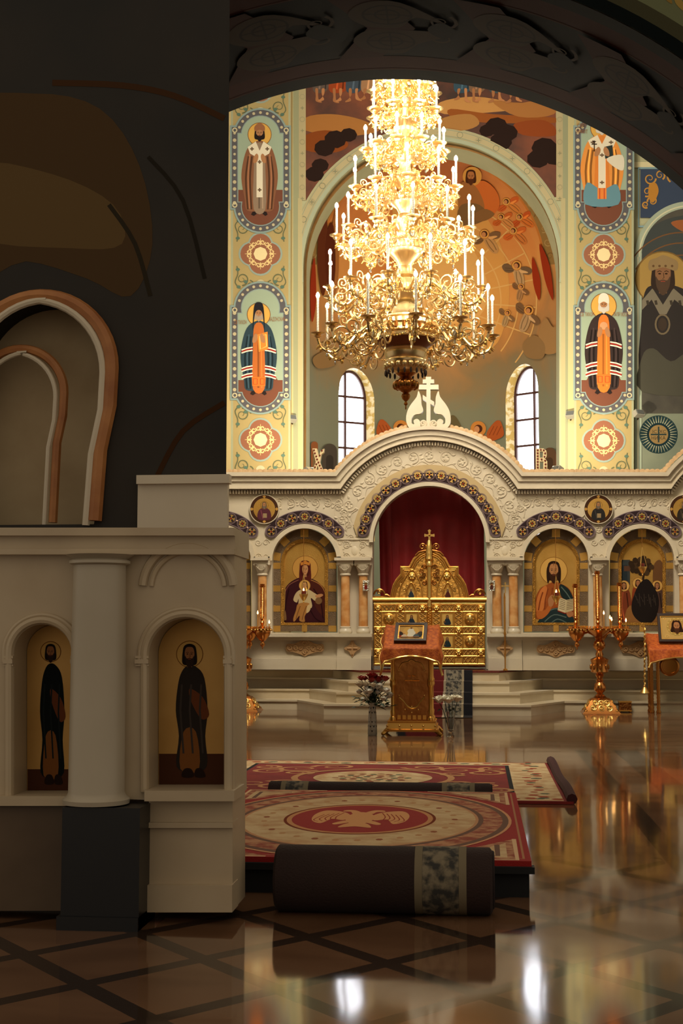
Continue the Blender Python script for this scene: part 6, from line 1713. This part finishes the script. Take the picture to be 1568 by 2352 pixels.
# ================================================================== rugs, and rolls for the ghost reflections
def rug(name, label, x0, x1, y0, y1, z, th, base, cat='rug'):
    o = thing(name, label, cat, ((x0 + x1) / 2, (y0 + y1) / 2, z - th)); m = MB(); m.bx((x0, y0, z - th), (x1, y1, z), base); m.build('pile', o)
    return o, Paint(lambda u, v, d: Vector((x0 + u, y0 + v, z + d)), .00008)


q0 = G(1213, 1978, .15); q1 = G(1178, 1820, .15)
rx1 = .215; rx0 = -1.42; ry0, ry1 = q0.y, q1.y
m = MB(); m.bx((rx0 + .01, ry0 + .01, .0), (rx1 - .01, ry1, .125), mat('dais_dark', (18, 18, 18), .8)); m.bx((rx0 - .005, ry0 - .02, .1), (rx1 + .012, ry0 + .04, .128), mat('dais_dark', (18, 18, 18), .8))
da = m.build('dais'); tag(da, 'low dark wooden dais under the red rug with the eagle', 'platform')
RED = mat('rug_red', (150, 26, 22), .95, bump=(200, .3)); CRM = mat('rug_cream', (206, 178, 132), .95, var=(10, .12), rgb2=(190, 150, 104)); PINK = mat('rug_floral', (184, 132, 92), .95, var=(16, .1), rgb2=(140, 60, 40)); BRN = mat('rug_brown', (104, 70, 52), .95)
o, p = rug('eagle_rug', 'red rug with a pale two headed eagle medallion lying on the low dais', rx0, rx1, ry0, ry1, .15, .022, RED)
Wd, Hd = rx1 - rx0, ry1 - ry0; cx, cy = Wd / 2, Hd / 2
p.line(rect(.03, .06, Wd - .03, Hd - .06), .012, (170, 120, 86), closed=True)
for sx in (-1, 1):
    for sy in (-1, 1):
        T = lambda u, v: (cx + sx * u, cy + sy * v)
        p.poly([T(.76, 1.2), T(.30, 1.2), T(.5, 1.0), T(.76, .62)], PINK); p.poly([T(.72, 1.14), T(.44, 1.14), T(.58, .98), T(.72, .74)], CRM); p.line([T(.76, .62), T(.76, 1.2), T(.3, 1.2)], .02, (214, 178, 136)); p.line([T(.68, .8), T(.68, 1.1), T(.5, 1.1)], .024, BRN)
for rx, ry, mm_ in [(.765, 1.215, P((206, 150, 110), .95)), (.75, 1.19, BRN), (.72, 1.14, PINK), (.625, .985, BRN), (.60, .945, P((190, 140, 100), .95)), (.585, .92, CRM), (.385, .56, P((120, 60, 40), .95)), (.37, .535, P((196, 140, 96), .95)), (.345, .50, RED)]: p.poly(circ(cx, cy, rx, 64, ry), mm_)
for k in range(30):
    a = k * .2094; p.poly(circ(cx + .48 * math.cos(a), cy + .74 * math.sin(a), .018, 6, .03, k), (186, 140, 96) if k % 3 else (150, 90, 60), same=k > 0)
EA = P((214, 156, 106), .95)
T = lambda pts: [(cx + x, cy + y) for x, y in pts]
p.poly(spl(T([(-.03, .22), (.03, .2), (.07, .06), (.06, -.12), (.0, -.24), (-.06, -.12), (-.07, .06)])), EA)
for sx in (-1, 1):
    p.poly(spl(T([(sx * .05, .05), (sx * .10, .22), (sx * .2, .28), (sx * .245, .12), (sx * .235, -.1), (sx * .18, -.2), (sx * .14, -.04), (sx * .08, -.08)])), EA)
    for j in range(5): p.line(spl(T([(sx * (.10 + .024 * j), .2 - .02 * j), (sx * (.125 + .026 * j), .05 - .03 * j), (sx * (.12 + .02 * j), -.06 - .02 * j)]), closed=False), .006, (150, 60, 40), same=j > 0)
    p.poly(spl(T([(sx * .01, .2), (sx * .05, .3), (sx * .1, .3), (sx * .11, .25), (sx * .07, .24), (sx * .05, .16)])), EA); p.poly(spl(T([(sx * .04, -.15), (sx * .1, -.24), (sx * .12, -.2), (sx * .07, -.1)])), EA)
p.poly(spl(T([(-.05, -.2), (0, -.18), (.05, -.2), (.08, -.34), (0, -.3), (-.08, -.34)])), EA)
p.build('pattern', o)
fx1, fy0, fy1 = .60, 8.92, 11.5; fx0 = -2.16
RED2 = mat('rug_crimson', (110, 26, 24), .95, bump=(200, .3), var=(5, .2), rgb2=(126, 34, 28))
o, p = rug('floral_rug', 'cream bordered dark red floral rug lying on the floor behind the dais', fx0, fx1, fy0, fy1, .02, .018, RED2)
Wd, Hd = fx1 - fx0, fy1 - fy0; cx, cy = Wd / 2 + .0, Hd / 2
CRM2 = mat('rug_ivory', (196, 172, 128), .95, var=(9, .1), rgb2=(176, 140, 96))
p.poly(rect(.05, .03, Wd - .06, Hd - .03), CRM2); p.poly(rect(.34, .26, Wd - .36, Hd - .26), (44, 44, 44)); p.poly(rect(.37, .29, Wd - .39, Hd - .29), RED2)
rnd = random.Random(9)
for k in range(26):
    for u, v in ((Wd - .2, .14 + k * .1), (.19, .14 + k * .1), (.2 + k * .1, .14), (.2 + k * .1, Hd - .14)):
        p.poly(circ(u + rnd.uniform(-.05, .05), v + rnd.uniform(-.04, .04), .028 + .02 * rnd.random(), 6, None, k), (150, 70, 50) if k % 3 else (92, 96, 76), same=not (k == 0 and u == Wd - .2))
for sx in (-1, 1):
    for sy in (-1, 1):
        for (u, v, r, d) in [(.62, .62, .2, 1), (.82, .42, .16, -1), (.36, .78, .18, 1), (.9, .72, .12, 1), (.6, .3, .12, -1)]: p.line(spiral(cx + sx * u, cy + sy * v, r, .03, 1.4, u * 9, d * sx * sy, 26), .05, (176, 128, 88), same=False, taper=True)
p.line(circ(cx, cy, .58, 48, .62), .05, (172, 128, 88), closed=True); p.poly(circ(cx, cy, .44, 48, .48), CRM2)
for k in range(40):
    a = k * 2.4; r = .28 * math.sqrt((k + 1) / 40); p.poly(circ(cx + r * math.cos(a), cy + r * 1.05 * math.sin(a), .03, 6, .035, k), [(120, 60, 44), (74, 84, 64), (150, 110, 80)][k % 3], same=k > 0)
p.build('pattern', o)
m = MB(); m.tube([(fx1 - .01, fy0 + (fy1 - fy0) * t, .035 + .012 * math.sin(t * 9)) for t in [i / 16 for i in range(17)]], .035, mat('rug_hem', (58, 20, 20), .95), 8); m.build('curled_edge', o)


def roll(label, x0, x1, Y, r, c1, z0=0):  # carpet-like roll shaped in place of a ghost reflection in glass
    o = thing('ghost_roll', label, 'carpet', ((x0 + x1) / 2, Y, z0)); mm_ = mat('roll_brown', (40, 27, 23), .95, bump=(140, .4), var=(3, .2), rgb2=(50, 32, 27))
    m = MB(); M = Matrix.Rotation(PI / 2, 3, 'Y'); m.lathe([(.0, 0), (r * .9, 0), (r, .01), (r, x1 - x0 - .01), (r * .9, x1 - x0), (.0, x1 - x0)], mm_, (x0, Y, r + z0), 32, M); m.build('roll', o)
    for a, b_, cc in ((x1 - .3, x1 - .27, (120, 108, 86)), (x1 - .27, x1 - .13, None), (x1 - .13, x1 - .1, (120, 108, 86))) + (((x0 + .08, x0 + .11, (120, 108, 86)), (x0 + .11, x0 + .22, None), (x0 + .22, x0 + .25, (120, 108, 86))) if r < .1 else ()):
        m = MB(); m.lathe([(r + .001, 0), (r + .002, .001), (r + .002, b_ - a - .001), (r + .001, b_ - a)], P(cc, .95) if cc else mat('roll_ornament', (52, 50, 46), .95, var=(24, .1), rgb2=(124, 112, 90)), (a, Y, r + z0), 32, M); m.build('border_stripe', o)
    m = MB(); m.tube([(x1 + .002, Y + y, r + z0 + z) for y, z in spiral(0, 0, r * .92, .01, 5, 0, 1, 80)], .006, mat('roll_edge', (36, 24, 22), .95), 4); m.build('spiral_end', o)


roll('thick dark carpet roll standing in for a ghost reflection in front of the low dais', -.80, .05, 5.47, .128, 0)
roll('thin carpet roll standing in for a ghost reflection between the dais and the floral rug', -1.30, .075, 8.55, .085, 0)
# ================================================================== marble shrine at the left, near the camera
YK = 5.2
ks = sc_at(YK)
kz = lambda py: A(400, py, YK).z
kx = lambda px: A(px, 1500, YK).x
sh = thing('icon_shrine', 'white marble shrine with two arched bays and a dark plinth at the left', 'shrine', (kx(300), YK + .15, 0))
fk = lambda u, v, d: A(u, v, YK) + Vector((0, d, 0))
KM = mat('shrine_marble', (178, 158, 128), .4, var=(3, .25), rgb2=(194, 176, 146))
yb = 2092
m = MB()
holeR = [(514, 1818)] + arc(428, 1506, 86, 0, 180, 26) + [(342, 1818)]
holeL = [(164, 1836)] + arc(98, 1500, 66, 0, 180, 22) + [(32, 1836)]
m.ext([[(-90, 1272), (538, 1272), (538, 1836), (-90, 1836)], holeR, holeL], fk, 0, .17, KM); m.build('bay_wall', sh)
m = MB(); m.ext([[(-90, 1274), (536, 1274), (536, 1834), (-90, 1834)]], fk, .17, .3, KM); m.build('back_wall', sh)
m = MB()
for y0, y1, d in ((1214, 1232, .05), (1232, 1262, .02), (1262, 1275, .045)): m.ext([rect(-90, y0, 542, y1)], fk, -d, .3, KM)
m.build('entablature', sh)
m = MB(); m.ext([rect(342, 1830, 534, yb)], fk, -.0, .28, KM); m.ext([rect(340, 1812, 544, 1836)], fk, -.06, .17, KM); m.ext([rect(340, 2030, 536, yb)], fk, -.03, .1, KM); m.ext([rect(340, 1888, 536, 1900)], fk, -.02, .1, KM); m.build('plinth', sh)
m = MB(); m.ext([rect(-90, 1840, 175, yb)], fk, -.0, .28, mat('shrine_brown', (84, 66, 48), .45, var=(4, .2), rgb2=(98, 80, 60))); m.ext([rect(-90, 1826, 175, 1848)], fk, -.04, .17, KM); m.build('plinth', sh)
m = MB(); a, c = fk(172, 1842, 0), fk(342, yb, 0); m.bx((a.x, YK - .16, 0), (c.x, YK + .1, a.z), BLACK); m.bx((a.x - .012, YK - .172, 0), (c.x + .0, YK + .1, .05), BLACK); m.build('column_plinth', sh)
X = kx(236)
m = MB(); r = 64 * ks; m.lathe([(r * 1.18, kz(1842)), (r * 1.2, kz(1832)), (r * 1.05, kz(1824)), (r, kz(1816)), (r * .98, kz(1500)), (r * .94, kz(1300)), (r * 1.1, kz(1296)), (r * 1.1, kz(1290)), (r * .98, kz(1286)), (r * 1.25, kz(1276))], mat('column_marble', (172, 160, 138), .35, var=(2, .25), rgb2=(186, 174, 152)), (X, YK - .06, 0), 36); m.build('column', sh)
for cx, cy, r, yb_ in ((428, 1506, 86, 1818), (98, 1500, 66, 1836)):
    m = MB()
    for rr, w_ in ((r + 10, .016), (r + 21, .010)):
        pts = [fk(cx + rr, yb_ if rr < r + 20 else cy + 20, -.004)] + [fk(x, y, -.004) for x, y in arc(cx, cy, rr, 0, 180, 30)] + [fk(cx - rr, yb_ if rr < r + 20 else cy + 20, -.004)]
        m.tube(pts, w_, KM, 8)
    m.build('arch_moulding', sh)
m = MB(); pts = [fk(x, y, -.003) for x, y in arc(432, 1352, 104, 4, 176, 30)]; m.tube(pts, .018, KM, 8); m.tube([fk(x, y, -.003) for x, y in arc(432, 1352, 84, 4, 176, 30)], .01, KM, 8); m.build('lunette_moulding', sh)
m = MB()
for x0, x1 in ((312, 343), (514, 534), (164, 176), (10, 32)):
    for y0, y1, d in ((1506, 1512, .014), (1514, 1524, .02), (1526, 1530, .012)): m.ext([rect(x0, y0, x1, y1)], fk, -d, .0, KM)
m.build('impost', sh)


def shrine_icon(cx, cy, r, yb_, lab, robe, hx):
    o = thing('shrine_icon', lab, 'icon', fk(cx, yb_, .16)); f = lambda u, v, d: fk(u, v, .15 + d)
    m = MB(); m.ext([[(cx + r - 1, yb_ - 1)] + arc(cx, cy, r - 1, 0, 180, 26) + [(cx - r + 1, yb_ - 1)]], f, 0, .016, mat('shrine_gold', (176, 132, 66), .5, .5, var=(5, .2), rgb2=(190, 148, 82))); m.build('panel', o)
    p = Paint(lambda u, v, d: f(u, v, -d), .0002); s_ = r / 94
    ky = (yb_ - cy) / 306; T = lambda pts: [(hx + x * s_, cy + (y - 1512) * ky) for x, y in pts]
    g = yb_ - 86 * s_; p.poly(rect(cx - r + 2, g, cx + r - 2, yb_ - 2), (74, 44, 30))
    p.poly(circ(hx - 10 * s_, cy - 2, 34 * s_, 24), (206, 162, 90)); p.line(circ(hx - 10 * s_, cy - 2, 34 * s_, 24), 2, (130, 86, 44), closed=True)
    p.poly(spl(T([(-30, 1550), (-14, 1536), (8, 1540), (28, 1566), (36, 1640), (30, 1700), (34, 1770), (-6, 1782), (-44, 1770), (-38, 1700), (-46, 1640), (-40, 1580)])), robe)
    p.poly(spl(T([(-26, 1690), (6, 1690), (14, 1776), (-34, 1776)])), (124, 78, 40)); p.poly(spl(T([(-10, 1590), (24, 1610), (40, 1650), (20, 1660), (-6, 1620)])), (104, 58, 34))
    for x in (-30, -6, 20): p.line(T([(x, 1580), (x - 4, 1640), (x + 4, 1740)]), 5 * s_, tuple(q * 1.4 for q in robe))
    p.poly(spl(T([(-24, 1776), (-6, 1776), (0, 1794), (-30, 1794)])), (40, 28, 24)); p.poly(spl(T([(6, 1776), (22, 1776), (30, 1794), (4, 1794)])), (40, 28, 24))
    face(p, hx - 10 * s_, cy - 0, 14 * s_, 21 * s_, (150, 100, 64), (36, 28, 24), (50, 36, 28)); p.build('painting', o)


shrine_icon(428, 1506, 86, 1818, 'gold ground icon of a dark robed standing figure in the larger shrine arch', (46, 40, 36), 426)
shrine_icon(98, 1500, 66, 1836, 'narrow gold ground icon of a black robed figure in the smaller shrine arch', (22, 26, 26), 96)
